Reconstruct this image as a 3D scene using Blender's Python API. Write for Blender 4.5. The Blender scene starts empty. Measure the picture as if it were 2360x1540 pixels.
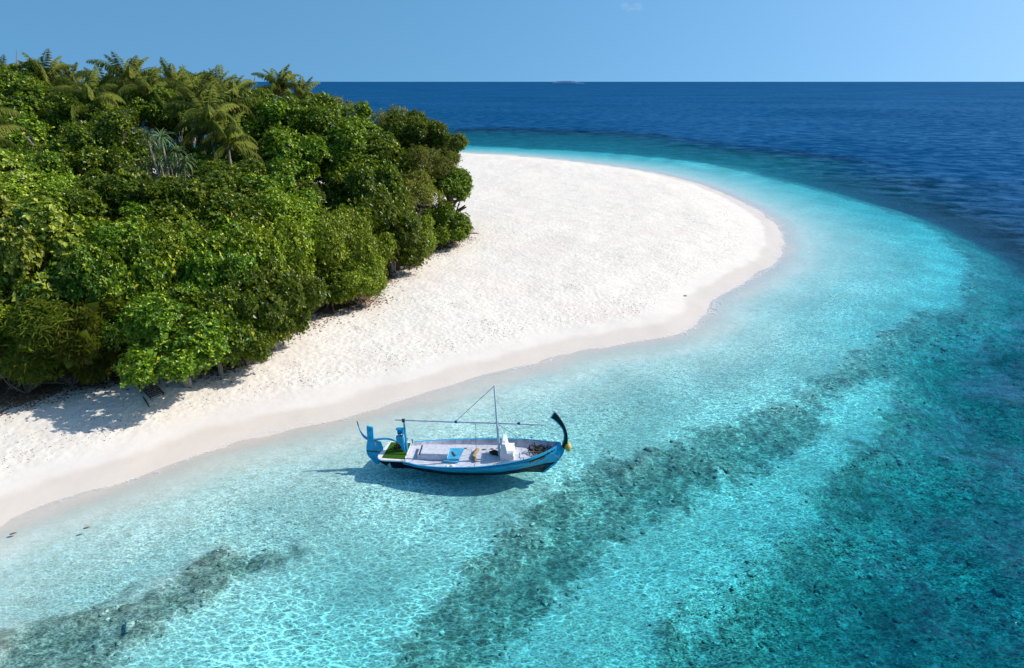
import bpy, math, random
import numpy as np
from mathutils import Vector, Matrix

random.seed(7)
RNG = np.random.default_rng(11)
SC = bpy.context.scene
COL = SC.collection
R = math.radians

# ------------------------------------------------------------------ camera
CAM_H, PITCH, LENS = 16.4, 20.3, 24.0
cam = bpy.data.cameras.new('camera')
cam.lens, cam.sensor_width, cam.clip_start, cam.clip_end = LENS, 36.0, 0.1, 90000.0
co = bpy.data.objects.new('camera', cam)
COL.objects.link(co)
co.location = (0, 0, CAM_H)
co.rotation_euler = (R(90 - PITCH), 0, 0)
SC.camera = co

# ------------------------------------------------------------------ sky and sun
SUN = Vector((1.06, 0.21, 0.95)).normalized()
SUN_EL = math.asin(SUN.z)
SUN_ROT = math.atan2(SUN.x, SUN.y)
world = bpy.data.worlds.new('World')
SC.world = world
world.use_nodes = True
wt = world.node_tree
bg = wt.nodes['Background']
sky = wt.nodes.new('ShaderNodeTexSky')
sky.sky_type = 'NISHITA'
sky.sun_disc = False
sky.sun_elevation = SUN_EL
sky.sun_rotation = SUN_ROT
sky.altitude = 0
sky.air_density = 1.0
sky.dust_density = 0.8
sky.ozone_density = 0.9
tc = wt.nodes.new('ShaderNodeTexCoord')
vm = wt.nodes.new('ShaderNodeVectorMath'); vm.operation = 'MULTIPLY_ADD'
vm.inputs[1].default_value = (1, 1, 0.6)
vm.inputs[2].default_value = (0, 0, 0.40)
vn = wt.nodes.new('ShaderNodeVectorMath'); vn.operation = 'NORMALIZE'
wt.links.new(tc.outputs['Generated'], vm.inputs[0])
wt.links.new(vm.outputs[0], vn.inputs[0])
wt.links.new(vn.outputs[0], sky.inputs['Vector'])
hs = wt.nodes.new('ShaderNodeHueSaturation')
hs.inputs['Hue'].default_value = 0.487
hs.inputs['Saturation'].default_value = 1.3
wt.links.new(sky.outputs[0], hs.inputs['Color'])
wt.links.new(hs.outputs[0], bg.inputs['Color'])
bg.inputs['Strength'].default_value = 0.15

sl = bpy.data.lights.new('sun', 'SUN')
sl.energy, sl.angle, sl.color = 3.6, R(0.5), (1.0, 0.955, 0.88)
so = bpy.data.objects.new('sun', sl)
COL.objects.link(so)
so.rotation_euler = SUN.to_track_quat('Z', 'Y').to_euler()
so.location = SUN * 100

SC.view_settings.view_transform = 'Standard'
SC.view_settings.look = 'None'
SC.view_settings.exposure = 0.27
SC.view_settings.gamma = 1.0
SC.view_settings.use_curve_mapping = False
SC.cycles.max_bounces = 8
SC.cycles.transparent_max_bounces = 24
SC.cycles.volume_bounces = 1
SC.cycles.sample_clamp_indirect = 6.0

# ------------------------------------------------------------------ helpers
FPX = 2360 * LENS / 36.0
CP, SP = math.cos(R(PITCH)), math.sin(R(PITCH))


def ray(px, py):
    u, v = (px - 1180) / FPX, (770 - py) / FPX
    return np.array([u, CP + v * SP, -SP + v * CP])


def at(px, py, z=0.0):
    """world point on the level z that the photograph shows at this spot (used to survey the place)"""
    r = ray(px, py)
    return np.array([0, 0, CAM_H]) + r * ((z - CAM_H) / r[2])


def atd(px, py, d):
    return np.array([0, 0, CAM_H]) + ray(px, py) * d


def mesh_np(name, v, f):
    """mesh from arrays; f is (n,3) or (n,4)"""
    v = np.asarray(v, np.float32); f = np.asarray(f, np.int32)
    me = bpy.data.meshes.new(name)
    me.vertices.add(len(v)); me.vertices.foreach_set('co', v.ravel())
    k = f.shape[1]
    me.loops.add(f.size); me.loops.foreach_set('vertex_index', f.ravel())
    me.polygons.add(len(f))
    me.polygons.foreach_set('loop_start', np.arange(0, f.size, k, dtype=np.int32))
    me.update(calc_edges=True)
    return me


def smooth(me):
    me.polygons.foreach_set('use_smooth', np.ones(len(me.polygons), bool))
    me.update()
    return me


def link(name, data, mat=None, parent=None, **props):
    o = bpy.data.objects.new(name, data)
    COL.objects.link(o)
    if mat is not None and data is not None and len(data.materials) == 0:
        data.materials.append(mat)
    if parent is not None:
        o.parent = parent
    for k, val in props.items():
        o[k] = val
    return o


def thing(name, label, cat, loc=(0, 0, 0), rotz=0.0, group=None):
    o = bpy.data.objects.new(name, None)
    COL.objects.link(o)
    o.empty_display_size = 0.3
    o.location = loc
    o.rotation_euler = (0, 0, rotz)
    o['label'] = label; o['category'] = cat
    if group:
        o['group'] = group
    return o


class MB:
    """collects simple shapes into one mesh"""
    def __init__(s):
        s.v, s.f = [], []

    def add(s, v, f):
        n = len(s.v)
        s.v += [tuple(map(float, p)) for p in v]
        s.f += [tuple(int(i) + n for i in q) for q in f]
        return s

    def box(s, c, d, rot=None):
        c = Vector(c); h = Vector(d) / 2
        pts = []
        for x in (-1, 1):
            for y in (-1, 1):
                for z in (-1, 1):
                    p = Vector((x * h.x, y * h.y, z * h.z))
                    if rot is not None:
                        p = rot @ p
                    pts.append(p + c)
        return s.add(pts, [(0, 1, 3, 2), (4, 6, 7, 5), (0, 4, 5, 1), (2, 3, 7, 6), (0, 2, 6, 4), (1, 5, 7, 3)])

    def bevel_box(s, c, d, b=0.015):
        c = Vector(c); h = Vector(d) / 2
        b = min(b, h.x * .9, h.y * .9, h.z * .9)
        ring = [(-1, -1), (1, -1), (1, 1), (-1, 1)]
        loops = []
        for (z, ins) in ((-h.z, b), (-h.z + b, 0), (h.z - b, 0), (h.z, b)):
            lp = []
            for (sx, sy) in ring:
                hx, hy = h.x - ins, h.y - ins
                lp.append((sx * hx - sx * b * .6 * (sx * sy > 0) * 0 + c.x, sy * hy + c.y, z + c.z))
            loops.append(lp)
        v = [p for lp in loops for p in lp]
        f = [(3, 2, 1, 0), (12, 13, 14, 15)]
        for k in range(3):
            for i in range(4):
                j = (i + 1) % 4
                f.append((k * 4 + i, k * 4 + j, k * 4 + 4 + j, k * 4 + 4 + i))
        return s.add(v, f)

    def tube(s, path, rad, n=8, cap=True):
        path = [Vector(p) for p in path]
        m = len(path)
        if not hasattr(rad, '__len__'):
            rad = [rad] * m
        base = len(s.v)
        prev = None
        for i, p in enumerate(path):
            t = (path[min(i + 1, m - 1)] - path[max(i - 1, 0)]).normalized()
            if prev is None:
                a = Vector((0, 0, 1)) if abs(t.z) < .9 else Vector((1, 0, 0))
                u = t.cross(a).normalized()
            else:
                u = (prev - t * prev.dot(t)).normalized()
            prev = u
            w = t.cross(u)
            for k in range(n):
                ph = 2 * math.pi * k / n
                q = p + (u * math.cos(ph) + w * math.sin(ph)) * rad[i]
                s.v.append(tuple(q))
        for i in range(m - 1):
            for k in range(n):
                k2 = (k + 1) % n
                s.f.append((base + i * n + k, base + i * n + k2, base + (i + 1) * n + k2, base + (i + 1) * n + k))
        if cap:
            s.f.append(tuple(base + k for k in range(n - 1, -1, -1)))
            s.f.append(tuple(base + (m - 1) * n + k for k in range(n)))
        return s

    def prism(s, poly, y0, y1):
        """closed outline in x,z extruded along y"""
        n = len(poly)
        v = [(p[0], y0, p[1]) for p in poly] + [(p[0], y1, p[1]) for p in poly]
        f = [tuple(range(n)), tuple(range(2 * n - 1, n - 1, -1))]
        for i in range(n):
            j = (i + 1) % n
            f.append((i, i + n, j + n, j))
        return s.add(v, f)

    def slab(s, poly, z0, z1):
        """closed outline in x,y extruded along z"""
        n = len(poly)
        v = [(p[0], p[1], z0) for p in poly] + [(p[0], p[1], z1) for p in poly]
        f = [tuple(range(n - 1, -1, -1)), tuple(range(n, 2 * n))]
        for i in range(n):
            j = (i + 1) % n
            f.append((i, j, j + n, i + n))
        return s.add(v, f)

    def blob(s, c, r, seg=10, rings=7, jit=0.0, seed=0):
        rn = random.Random(seed)
        c = Vector(c); r = Vector(r) if hasattr(r, '__len__') else Vector((r, r, r))
        v = [c + Vector((0, 0, -r.z))]
        for i in range(1, rings):
            th = -math.pi / 2 + math.pi * i / rings
            for k in range(seg):
                ph = 2 * math.pi * k / seg
                q = 1 + rn.uniform(-jit, jit)
                v.append(c + Vector((r.x * math.cos(th) * math.cos(ph) * q, r.y * math.cos(th) * math.sin(ph) * q, r.z * math.sin(th) * q)))
        v.append(c + Vector((0, 0, r.z)))
        f = []
        for k in range(seg):
            f.append((0, 1 + (k + 1) % seg, 1 + k))
        for i in range(rings - 2):
            for k in range(seg):
                a = 1 + i * seg + k; b = 1 + i * seg + (k + 1) % seg
                f.append((a, b, b + seg, a + seg))
        t = len(v) - 1; b0 = 1 + (rings - 2) * seg
        for k in range(seg):
            f.append((b0 + k, b0 + (k + 1) % seg, t))
        return s.add(v, f)

    def mesh(s, name, smooth_angle=None):
        me = bpy.data.meshes.new(name)
        me.from_pydata(s.v, [], s.f)
        me.update()
        if smooth_angle is not None:
            smooth(me)
            if smooth_angle < 180:
                me.set_sharp_from_angle(angle=R(smooth_angle))
        return me

    def build(s, name, mat, parent=None, sm=None, **props):
        return link(name, s.mesh(name, sm), mat, parent, **props)


# value noise in numpy ------------------------------------------------
_NT = np.random.default_rng(5).random((256, 256)).astype(np.float32)


def vnoise(x, y):
    xi, yi = np.floor(x).astype(np.int64), np.floor(y).astype(np.int64)
    fx, fy = x - xi, y - yi
    fx = fx * fx * fx * (fx * (fx * 6 - 15) + 10); fy = fy * fy * fy * (fy * (fy * 6 - 15) + 10)
    a = _NT[xi & 255, yi & 255]; b = _NT[(xi + 1) & 255, yi & 255]
    c = _NT[xi & 255, (yi + 1) & 255]; d = _NT[(xi + 1) & 255, (yi + 1) & 255]
    return (a * (1 - fx) + b * fx) * (1 - fy) + (c * (1 - fx) + d * fx) * fy


def fbm(x, y, o=4):
    s, a, t = 0, .5, 0
    for i in range(o):
        s = s + a * vnoise(x * 2 ** i + 17.3 * i, y * 2 ** i - 9.1 * i); t += a; a *= .5
    return s / t


def sstep(a, b, x):
    t = np.clip((x - a) / (b - a), 0, 1)
    return t * t * (3 - 2 * t)


def signed_dist(x, y, poly):
    """distance to a closed outline, negative inside"""
    x = x.ravel(); y = y.ravel()
    out = np.empty(len(x), np.float32)
    P = np.asarray(poly, float); Q = np.roll(P, -1, 0)
    for s in range(0, len(x), 20000):
        X = x[s:s + 20000, None]; Y = y[s:s + 20000, None]
        ex, ey = Q[:, 0] - P[:, 0], Q[:, 1] - P[:, 1]
        wx, wy = X - P[:, 0], Y - P[:, 1]
        t = np.clip((wx * ex + wy * ey) / (ex * ex + ey * ey + 1e-9), 0, 1)
        d = np.sqrt(((wx - t * ex) ** 2 + (wy - t * ey) ** 2).min(1))
        c = (P[:, 1] <= Y) != (Q[:, 1] <= Y)
        xi = P[:, 0] + (Y - P[:, 1]) * ex / np.where(ey == 0, 1e-9, ey)
        inside = ((c & (X < xi)).sum(1) % 2) == 1
        out[s:s + 20000] = np.where(inside, -d, d)
    return out


def smooth_line(pts, n=6):
    """Catmull-Rom through the points (open)"""
    P = [np.asarray(p, float) for p in pts]
    out = []
    for i in range(len(P) - 1):
        p0, p1, p2, p3 = P[max(i - 1, 0)], P[i], P[i + 1], P[min(i + 2, len(P) - 1)]
        for k in range(n):
            t = k / n
            out.append(.5 * (2 * p1 + (p2 - p0) * t + (2 * p0 - 5 * p1 + 4 * p2 - p3) * t * t + (3 * p1 - p0 - 3 * p2 + p3) * t ** 3))
    out.append(P[-1])
    return out


# materials ------------------------------------------------------------
def new_mat(name):
    m = bpy.data.materials.new(name)
    m.use_nodes = True
    return m, m.node_tree, m.node_tree.nodes, m.node_tree.links


def nd(nt, typ, **kw):
    n = nt.nodes.new(typ)
    for k, val in kw.items():
        if k.startswith('i_'):
            key = k[2:]
            n.inputs[int(key) if key.isdigit() else key].default_value = val
        else:
            setattr(n, k, val)
    return n


def ramp(nt, fac, stops, interp='LINEAR'):
    r = nt.nodes.new('ShaderNodeValToRGB')
    cr = r.color_ramp
    cr.interpolation = interp
    while len(cr.elements) > len(stops):
        cr.elements.remove(cr.elements[-1])
    while len(cr.elements) < len(stops):
        cr.elements.new(0.5)
    for e, (p, c) in zip(cr.elements, stops):
        e.position = p
        e.color = (*c, 1) if len(c) == 3 else c
    nt.links.new(fac, r.inputs[0])
    return r


def math_node(nt, op, a, b=None, clamp=False):
    n = nt.nodes.new('ShaderNodeMath'); n.operation = op; n.use_clamp = clamp
    for i, q in enumerate((a, b)):
        if q is None:
            continue
        if isinstance(q, (int, float)):
            n.inputs[i].default_value = q
        else:
            nt.links.new(q, n.inputs[i])
    return n.outputs[0]


def mixrgb(nt, fac, a, b, mode='MIX'):
    n = nt.nodes.new('ShaderNodeMixRGB'); n.blend_type = mode
    for i, q in enumerate((fac, a, b)):
        if isinstance(q, (int, float)):
            n.inputs[i].default_value = q
        elif isinstance(q, tuple):
            n.inputs[i].default_value = (*q, 1) if len(q) == 3 else q
        else:
            nt.links.new(q, n.inputs[i])
    return n.outputs[0]


def noise(nt, vec, scale, detail=3, rough=.5, dist=0.0):
    n = nt.nodes.new('ShaderNodeTexNoise')
    n.inputs['Scale'].default_value = scale; n.inputs['Detail'].default_value = detail
    n.inputs['Roughness'].default_value = rough; n.inputs['Distortion'].default_value = dist
    if vec is not None:
        nt.links.new(vec, n.inputs['Vector'])
    return n


def paint(name, col, rough=.5, wear=.12, scale=6.0, bump=.0, spec=.4):
    """painted or plain surface with uneven tone"""
    m, nt, ns, ln = new_mat(name)
    p = ns['Principled BSDF']
    t = nd(nt, 'ShaderNodeTexCoord')
    n = noise(nt, t.outputs['Object'], scale, 5, .6)
    dark = tuple(c * (1 - wear * 2) for c in col); lite = tuple(min(1, c * (1 + wear)) for c in col)
    r = ramp(nt, n.outputs['Fac'], [(.3, dark), (.55, col), (.8, lite)])
    ln.new(r.outputs[0], p.inputs['Base Color'])
    p.inputs['Roughness'].default_value = rough
    p.inputs['Specular IOR Level'].default_value = spec
    if bump:
        b = nd(nt, 'ShaderNodeBump', i_Strength=bump, i_Distance=.02)
        n2 = noise(nt, t.outputs['Object'], scale * 6, 4, .6)
        ln.new(n2.outputs['Fac'], b.inputs['Height']); ln.new(b.outputs[0], p.inputs['Normal'])
    return m


def leaf_mat(name, stops, rough=.38, trans=.17, tcol=(.36, .50, .02), spec=.28):
    m, nt, ns, ln = new_mat(name)
    p = ns['Principled BSDF']; out = ns['Material Output']
    g = nd(nt, 'ShaderNodeNewGeometry'); oi = nd(nt, 'ShaderNodeObjectInfo')
    r = ramp(nt, g.outputs['Random Per Island'], stops)
    hv = nd(nt, 'ShaderNodeHueSaturation')
    hv.inputs['Saturation'].default_value = 1.0
    ln.new(math_node(nt, 'ADD', math_node(nt, 'MULTIPLY', oi.outputs['Random'], .035), .4825), hv.inputs['Hue'])
    ln.new(math_node(nt, 'ADD', math_node(nt, 'MULTIPLY', oi.outputs['Random'], .85), .62), hv.inputs['Value'])
    ln.new(r.outputs[0], hv.inputs['Color'])
    ln.new(hv.outputs[0], p.inputs['Base Color'])
    p.inputs['Roughness'].default_value = rough
    p.inputs['Specular IOR Level'].default_value = spec
    tr = nd(nt, 'ShaderNodeBsdfTranslucent'); tr.inputs[0].default_value = (*tcol, 1)
    mx = nd(nt, 'ShaderNodeMixShader', i_0=trans)
    ln.new(p.outputs[0], mx.inputs[1]); ln.new(tr.outputs[0], mx.inputs[2]); ln.new(mx.outputs[0], out.inputs[0])
    return m


# ------------------------------------------------------------------ the lie of the land
WATERLINE_PX = [(-420, 1440), (-200, 1310), (0, 1205), (145, 1150), (324, 1093), (477, 1035), (648, 990), (763, 968), (900, 928), (1000, 903),
                (1107, 868), (1252, 832), (1328, 806), (1420, 793), (1534, 772), (1610, 740), (1648, 692), (1725, 642), (1785, 602),
                (1802, 560), (1793, 525), (1743, 484), (1663, 444), (1576, 415), (1450, 389), (1277, 368), (1173, 359), (1063, 353)]
SHORE = smooth_line([at(*p)[:2] for p in WATERLINE_PX], 5)
ISLAND = SHORE + [np.array(p, float) for p in ((-60, 176), (-150, 165), (-230, 90), (-200, -40), (-90, -20), (-50, 0))]
SHELF_PX = [(1058, 340), (1173, 347), (1346, 356), (1519, 370), (1634, 386), (1749, 415), (1893, 450), (2037, 490), (2124, 525), (2209, 581),
            (2235, 607), (2225, 653), (2218, 695), (2196, 721), (2115, 727), (2082, 747), (2004, 808), (1946, 851), (1887, 883), (1842, 922),
            (1757, 955), (1692, 971), (1600, 1010), (1500, 1045), (1400, 1080), (1330, 1110), (1250, 1165), (1160, 1240), (1060, 1330), (960, 1450), (880, 1600)]
SHELF = [at(*p, -1.2)[:2] for p in SHELF_PX] + [np.array(p, float) for p in ((0, 8), (-90, -60), (-260, -60), (-260, 200), (-60, 205))]
PATCH_PX = [(2017, 883), (1972, 906), (1920, 945), (1842, 987), (1800, 1053), (1696, 1098), (1591, 1147), (1503, 1182), (1416, 1239), (1363, 1298),
            (1290, 1351), (1200, 1430), (1080, 1560), (960, 1750), (1460, 1750), (1500, 1560), (1560, 1490), (1660, 1440), (1695, 1386),
            (1783, 1316), (1835, 1245), (1877, 1175), (1948, 1088), (2032, 1017), (2100, 960), (2059, 883)]
PATCH = [at(*p, -1.8)[:2] for p in PATCH_PX]
LEFT_PX = [(442, 1305), (504, 1278), (593, 1290), (682, 1260), (700, 1278), (653, 1325), (564, 1357), (519, 1387), (415, 1446), (311, 1520), (270, 1600),
           (-300, 1750), (-300, 1640), (0, 1500), (119, 1456), (267, 1397), (371, 1361), (424, 1331)]
LEFTREEF = [at(*p, -1.0)[:2] for p in LEFT_PX]
DEEP_PX = [(880, 303), (1000, 305), (1231, 309), (1461, 319), (1634, 338), (1807, 366), (1980, 390), (2153, 420), (2360, 462), (2560, 520), (2800, 640)]
SHALLOW = [at(*p, -2)[:2] for p in DEEP_PX] + [np.array(p, float) for p in ((90, 20), (70, -60), (-330, -90), (-330, 260), (-80, 300))]


FOREST_PX = [(-700, 1120), (-200, 985), (0, 930), (100, 905), (240, 872), (300, 858), (420, 850), (520, 838), (560, 808), (640, 775), (690, 748), (760, 724),
             (850, 700), (872, 676), (925, 622), (985, 590), (1040, 570), (1078, 548)]
FOREST = [at(*p, 1.2)[:2] for p in FOREST_PX] + [np.array(p, float) for p in ((-5, 76), (-12, 96), (-60, 120), (-190, 110), (-190, 20))]


def terrain(x, y):
    """height, reef cover and distance from the waterline for every x, y"""
    shp = x.shape
    wx = (fbm(x * .25 + 5, y * .25) - .5) * 2.2; wy = (fbm(x * .25 - 8, y * .25 + 31) - .5) * 2.2
    s = signed_dist(x + wx * .25, y + wy * .25, ISLAND).reshape(shp)
    rs = np.clip(np.hypot(x, y - 20) / 55, .5, 4)
    sh = signed_dist(x + wx * rs * .35, y + wy * rs * .35, SHELF).reshape(shp)
    pa = signed_dist(x + wx * .6, y + wy * .6, PATCH).reshape(shp)
    le = signed_dist(x + wx * .6, y + wy * .6, LEFTREEF).reshape(shp)
    de = signed_dist(x + wx * rs, y + wy * rs, SHALLOW).reshape(shp)
    zw = np.interp(s, [0, 1, 3, 6, 10, 16, 25, 40], [0, -.08, -.27, -.54, -.88, -1.6, -2.3, -2.7])
    zl = np.interp(-s, [0, 1.5, 4, 8, 14, 30], [0, .13, .42, .82, 1.1, 1.3])
    z = np.where(s > 0, zw, zl)
    z = np.where(s > 0, z - 1.25 * sstep(0, 7, sh) * sstep(-2, 4, pa) - .5 * sstep(4, 40, sh), z)
    z = np.where(s > 0, z * np.interp(np.hypot(x, y), [45, 80, 150, 400], [1, .6, .24, .2]), z)  # bed shaped shallower with distance because light does not bend at the water
    z = np.where(s > 0, z - 1.9 * sstep(1, 12, sh) * sstep(34, 52, y) * sstep(170, 80, y) * sstep(-2, 4, pa), z)
    z = np.where(s > 0, z - 11 * sstep(0, 50, de), z)
    w_b = (fbm(x * .7 + 3, y * .7 + 8, 3) - .5) * 1.5
    reef = sstep(-1.6, 1.2, sh + w_b) * sstep(-2.3, .8, pa + w_b)
    reef = np.maximum(reef, .97 * sstep(.9, -.9, le + w_b * .4))
    cl = fbm(x * .55, y * .55, 4)
    reef = np.clip(reef, 0, 1)
    # coral heads and hollows
    lump = np.maximum(0, fbm(x * 1.1 + 3, y * 1.1, 3) - .42) * 1.5 + np.maximum(0, cl - .45) * 1.2
    near = sstep(120, 50, np.hypot(x, y))
    z = z + np.where(s > 1.5, lump * reef * near * .38, 0)
    # low ridges and dips in the dry sand, swash edge
    dry = sstep(-2, -8, s)
    z = z + dry * ((fbm(x * .12, y * .12, 3) - .5) * .5 + (fbm(x * .9, y * .9, 3) - .5) * .09)
    z = z + sstep(-6, -1.5, s) * sstep(0.5, -1.0, s) * (fbm(x * .35 + 9, y * .35, 2) - .5) * .12
    return z, reef, s, cl


def spaced(lo, hi, f0, f1, step, grow):
    a = list(np.arange(f0, f1, step))
    st = step; q = a[-1]
    while q < hi:
        st *= grow; q += st; a.append(q)
    st = step; q = a[0]; b = []
    while q > lo:
        st *= grow; q -= st; b.append(q)
    return np.array(b[::-1] + a)


def sheet(xs, ys):
    X, Y = np.meshgrid(xs, ys)
    n, m = len(xs), len(ys)
    i = (np.arange(m - 1)[:, None] * n + np.arange(n - 1)).ravel()
    F = np.stack([i, i + 1, i + n + 1, i + n], -1)
    return X, Y, F


def sub_mesh(name, V, F, attrs):
    used = np.unique(F)
    idx = np.full(len(V), -1); idx[used] = np.arange(len(used))
    me = smooth(mesh_np(name, V[used], idx[F]))
    for k, a in attrs.items():
        at_ = me.attributes.new(k, 'FLOAT', 'POINT')
        at_.data.foreach_set('value', np.ascontiguousarray(a[used], np.float32))
    return me, used


xs = spaced(-60000, 60000, -36, 44, .28, 1.09)
ys = spaced(-400, 60000, 6, 84, .28, 1.07)
GX, GY, GF = sheet(xs, ys)
GZ, GR, GS, GC = terrain(GX, GY)
GV = np.stack([GX, GY, GZ], -1).reshape(-1, 3)
gz = GZ.ravel(); gs = GS.ravel()
GL = sstep(.5, -1.2, signed_dist(GX + (fbm(GX * .8, GY * .8) - .5) * 2, GY + (fbm(GX * .8 + 40, GY * .8) - .5) * 2, FOREST))
# common normals so that the seam between beach and sea bed cannot be seen
dzx = np.gradient(GZ, xs, axis=1); dzy = np.gradient(GZ, ys, axis=0)
GN = np.stack([-dzx, -dzy, np.ones_like(GZ)], -1).reshape(-1, 3)
GN /= np.linalg.norm(GN, axis=1)[:, None]

# ------------------------------------------------------------------ sand and sea bed material
m, nt, ns, ln = new_mat('sand')
SAND = m
p = ns['Principled BSDF']
geo = nd(nt, 'ShaderNodeNewGeometry')
pos = geo.outputs['Position']
a_reef = nd(nt, 'ShaderNodeAttribute', attribute_name='reef').outputs['Fac']
a_shore = nd(nt, 'ShaderNodeAttribute', attribute_name='shore').outputs['Fac']
n_big = noise(nt, pos, .12, 4, .55)
n_mid = noise(nt, pos, 1.3, 5, .62)
n_fine = noise(nt, pos, 14, 3, .6)
dry = ramp(nt, n_big.outputs['Fac'], [(.30, (.745, .655, .55)), (.48, (.79, .71, .605)), (.62, (.765, .655, .56)), (.75, (.80, .725, .63))])
dry2 = mixrgb(nt, .24, dry.outputs[0], ramp(nt, n_mid.outputs['Fac'], [(.3, (.62, .56, .50)), (.6, (.9, .87, .82))]).outputs[0])
speck = math_node(nt, 'LESS_THAN', n_fine.outputs['Fac'], .335)
dry3 = mixrgb(nt, math_node(nt, 'MULTIPLY', speck, .35), dry2, (.42, .37, .31))
# damp and wet bands follow the waterline (shore is negative on land)
n_edge = noise(nt, pos, .5, 3, .5)
sh = math_node(nt, 'ADD', a_shore, math_node(nt, 'MULTIPLY', math_node(nt, 'SUBTRACT', n_edge.outputs['Fac'], .5), 1.4))
wet = nd(nt, 'ShaderNodeMapRange', interpolation_type='SMOOTHSTEP'); wet.inputs['From Min'].default_value = -2.2; wet.inputs['From Max'].default_value = -1.5
ln.new(sh, wet.inputs['Value'])
damp = nd(nt, 'ShaderNodeMapRange', interpolation_type='SMOOTHSTEP'); damp.inputs['From Min'].default_value = -4.4; damp.inputs['From Max'].default_value = -2.2
ln.new(sh, damp.inputs['Value'])
c1 = mixrgb(nt, math_node(nt, 'MULTIPLY', damp.outputs[0], .45), dry3, (.74, .67, .61))
c2 = mixrgb(nt, math_node(nt, 'MULTIPLY', wet.outputs[0], .58), c1, (.66, .555, .46))
under = nd(nt, 'ShaderNodeMapRange', interpolation_type='SMOOTHSTEP'); under.inputs['From Min'].default_value = .3; under.inputs['From Max'].default_value = 3.0
ln.new(a_shore, under.inputs['Value'])
rip = noise(nt, pos, 2.2, 3, .55)
subsand = ramp(nt, rip.outputs['Fac'], [(.3, (.70, .66, .56)), (.55, (.80, .77, .68)), (.75, (.86, .83, .75))])
c3 = mixrgb(nt, under.outputs[0], c2, subsand.outputs[0])
# reef: patchy coral, weed and rubble
n_r1 = noise(nt, pos, .75, 8, .74, .6)
n_r2 = noise(nt, pos, 3.4, 5, .65, .4)
vor = nd(nt, 'ShaderNodeTexVoronoi', i_Scale=2.6); ln.new(pos, vor.inputs['Vector'])
rc = ramp(nt, n_r2.outputs['Fac'], [(.32, (.045, .062, .05)), (.42, (.12, .145, .11)), (.51, (.27, .29, .225)), (.59, (.46, .47, .38)), (.69, (.72, .70, .60))])
rc2 = mixrgb(nt, .35, rc.outputs[0], ramp(nt, vor.outputs['Color'], [(.1, (.05, .07, .06)), (.6, (.19, .2, .15)), (.95, (.6, .6, .5))]).outputs[0])
cover = math_node(nt, 'ADD', math_node(nt, 'MULTIPLY', a_reef, 1.36), math_node(nt, 'MULTIPLY', math_node(nt, 'SUBTRACT', n_r1.outputs['Fac'], .57), 3.6))
cov = nd(nt, 'ShaderNodeMapRange', interpolation_type='SMOOTHSTEP'); cov.inputs['From Min'].default_value = .2; cov.inputs['From Max'].default_value = 1.0
ln.new(cover, cov.inputs['Value'])
cv = math_node(nt, 'MULTIPLY', cov.outputs[0], math_node(nt, 'GREATER_THAN', a_reef, .004))
c4 = mixrgb(nt, math_node(nt, 'MULTIPLY', cv, .88), c3, rc2)
a_lit = nd(nt, 'ShaderNodeAttribute', attribute_name='litter').outputs['Fac']
lit_c = ramp(nt, n_fine.outputs['Fac'], [(.3, (.035, .022, .014)), (.5, (.11, .065, .035)), (.65, (.2, .125, .07)), (.8, (.33, .25, .18))])
litf = nd(nt, 'ShaderNodeMapRange', interpolation_type='SMOOTHSTEP'); litf.inputs['From Min'].default_value = .3; litf.inputs['From Max'].default_value = .7
ln.new(math_node(nt, 'ADD', a_lit, math_node(nt, 'MULTIPLY', math_node(nt, 'SUBTRACT', n_mid.outputs['Fac'], .5), .9)), litf.inputs['Value'])
c5 = mixrgb(nt, math_node(nt, 'MULTIPLY', litf.outputs[0], .92), c4, lit_c.outputs[0])
ln.new(c5, p.inputs['Base Color'])
rgh = nd(nt, 'ShaderNodeMapRange'); rgh.inputs['To Min'].default_value = .95; rgh.inputs['To Max'].default_value = .5
ln.new(wet.outputs[0], rgh.inputs['Value']); ln.new(rgh.outputs[0], p.inputs['Roughness'])
p.inputs['Specular IOR Level'].default_value = .2
# trodden, wind-rippled surface
vf = nd(nt, 'ShaderNodeTexVoronoi', feature='SMOOTH_F1', i_Scale=3.4); ln.new(pos, vf.inputs['Vector'])
b_h = math_node(nt, 'ADD', math_node(nt, 'MULTIPLY', vf.outputs['Distance'], .6), math_node(nt, 'ADD', math_node(nt, 'MULTIPLY', n_mid.outputs['Fac'], .8), math_node(nt, 'MULTIPLY', n_fine.outputs['Fac'], .16)))
fade = math_node(nt, 'SUBTRACT', 1.0, damp.outputs[0])
bp = nd(nt, 'ShaderNodeBump', i_Distance=.16)
ln.new(math_node(nt, 'ADD', math_node(nt, 'MULTIPLY', fade, .46), .05), bp.inputs['Strength'])
ln.new(b_h, bp.inputs['Height']); ln.new(bp.outputs[0], p.inputs['Normal'])

fz = gz[GF]
land = fz.max(1) > -.12
for nm, sel in (('beach', land), ('seabed', ~land)):
    me, used = sub_mesh(nm, GV, GF[sel], {'reef': GR.ravel(), 'shore': gs, 'litter': GL})
    me.normals_split_custom_set_from_vertices(GN[used])
    link(nm, me, SAND, kind='structure')

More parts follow.
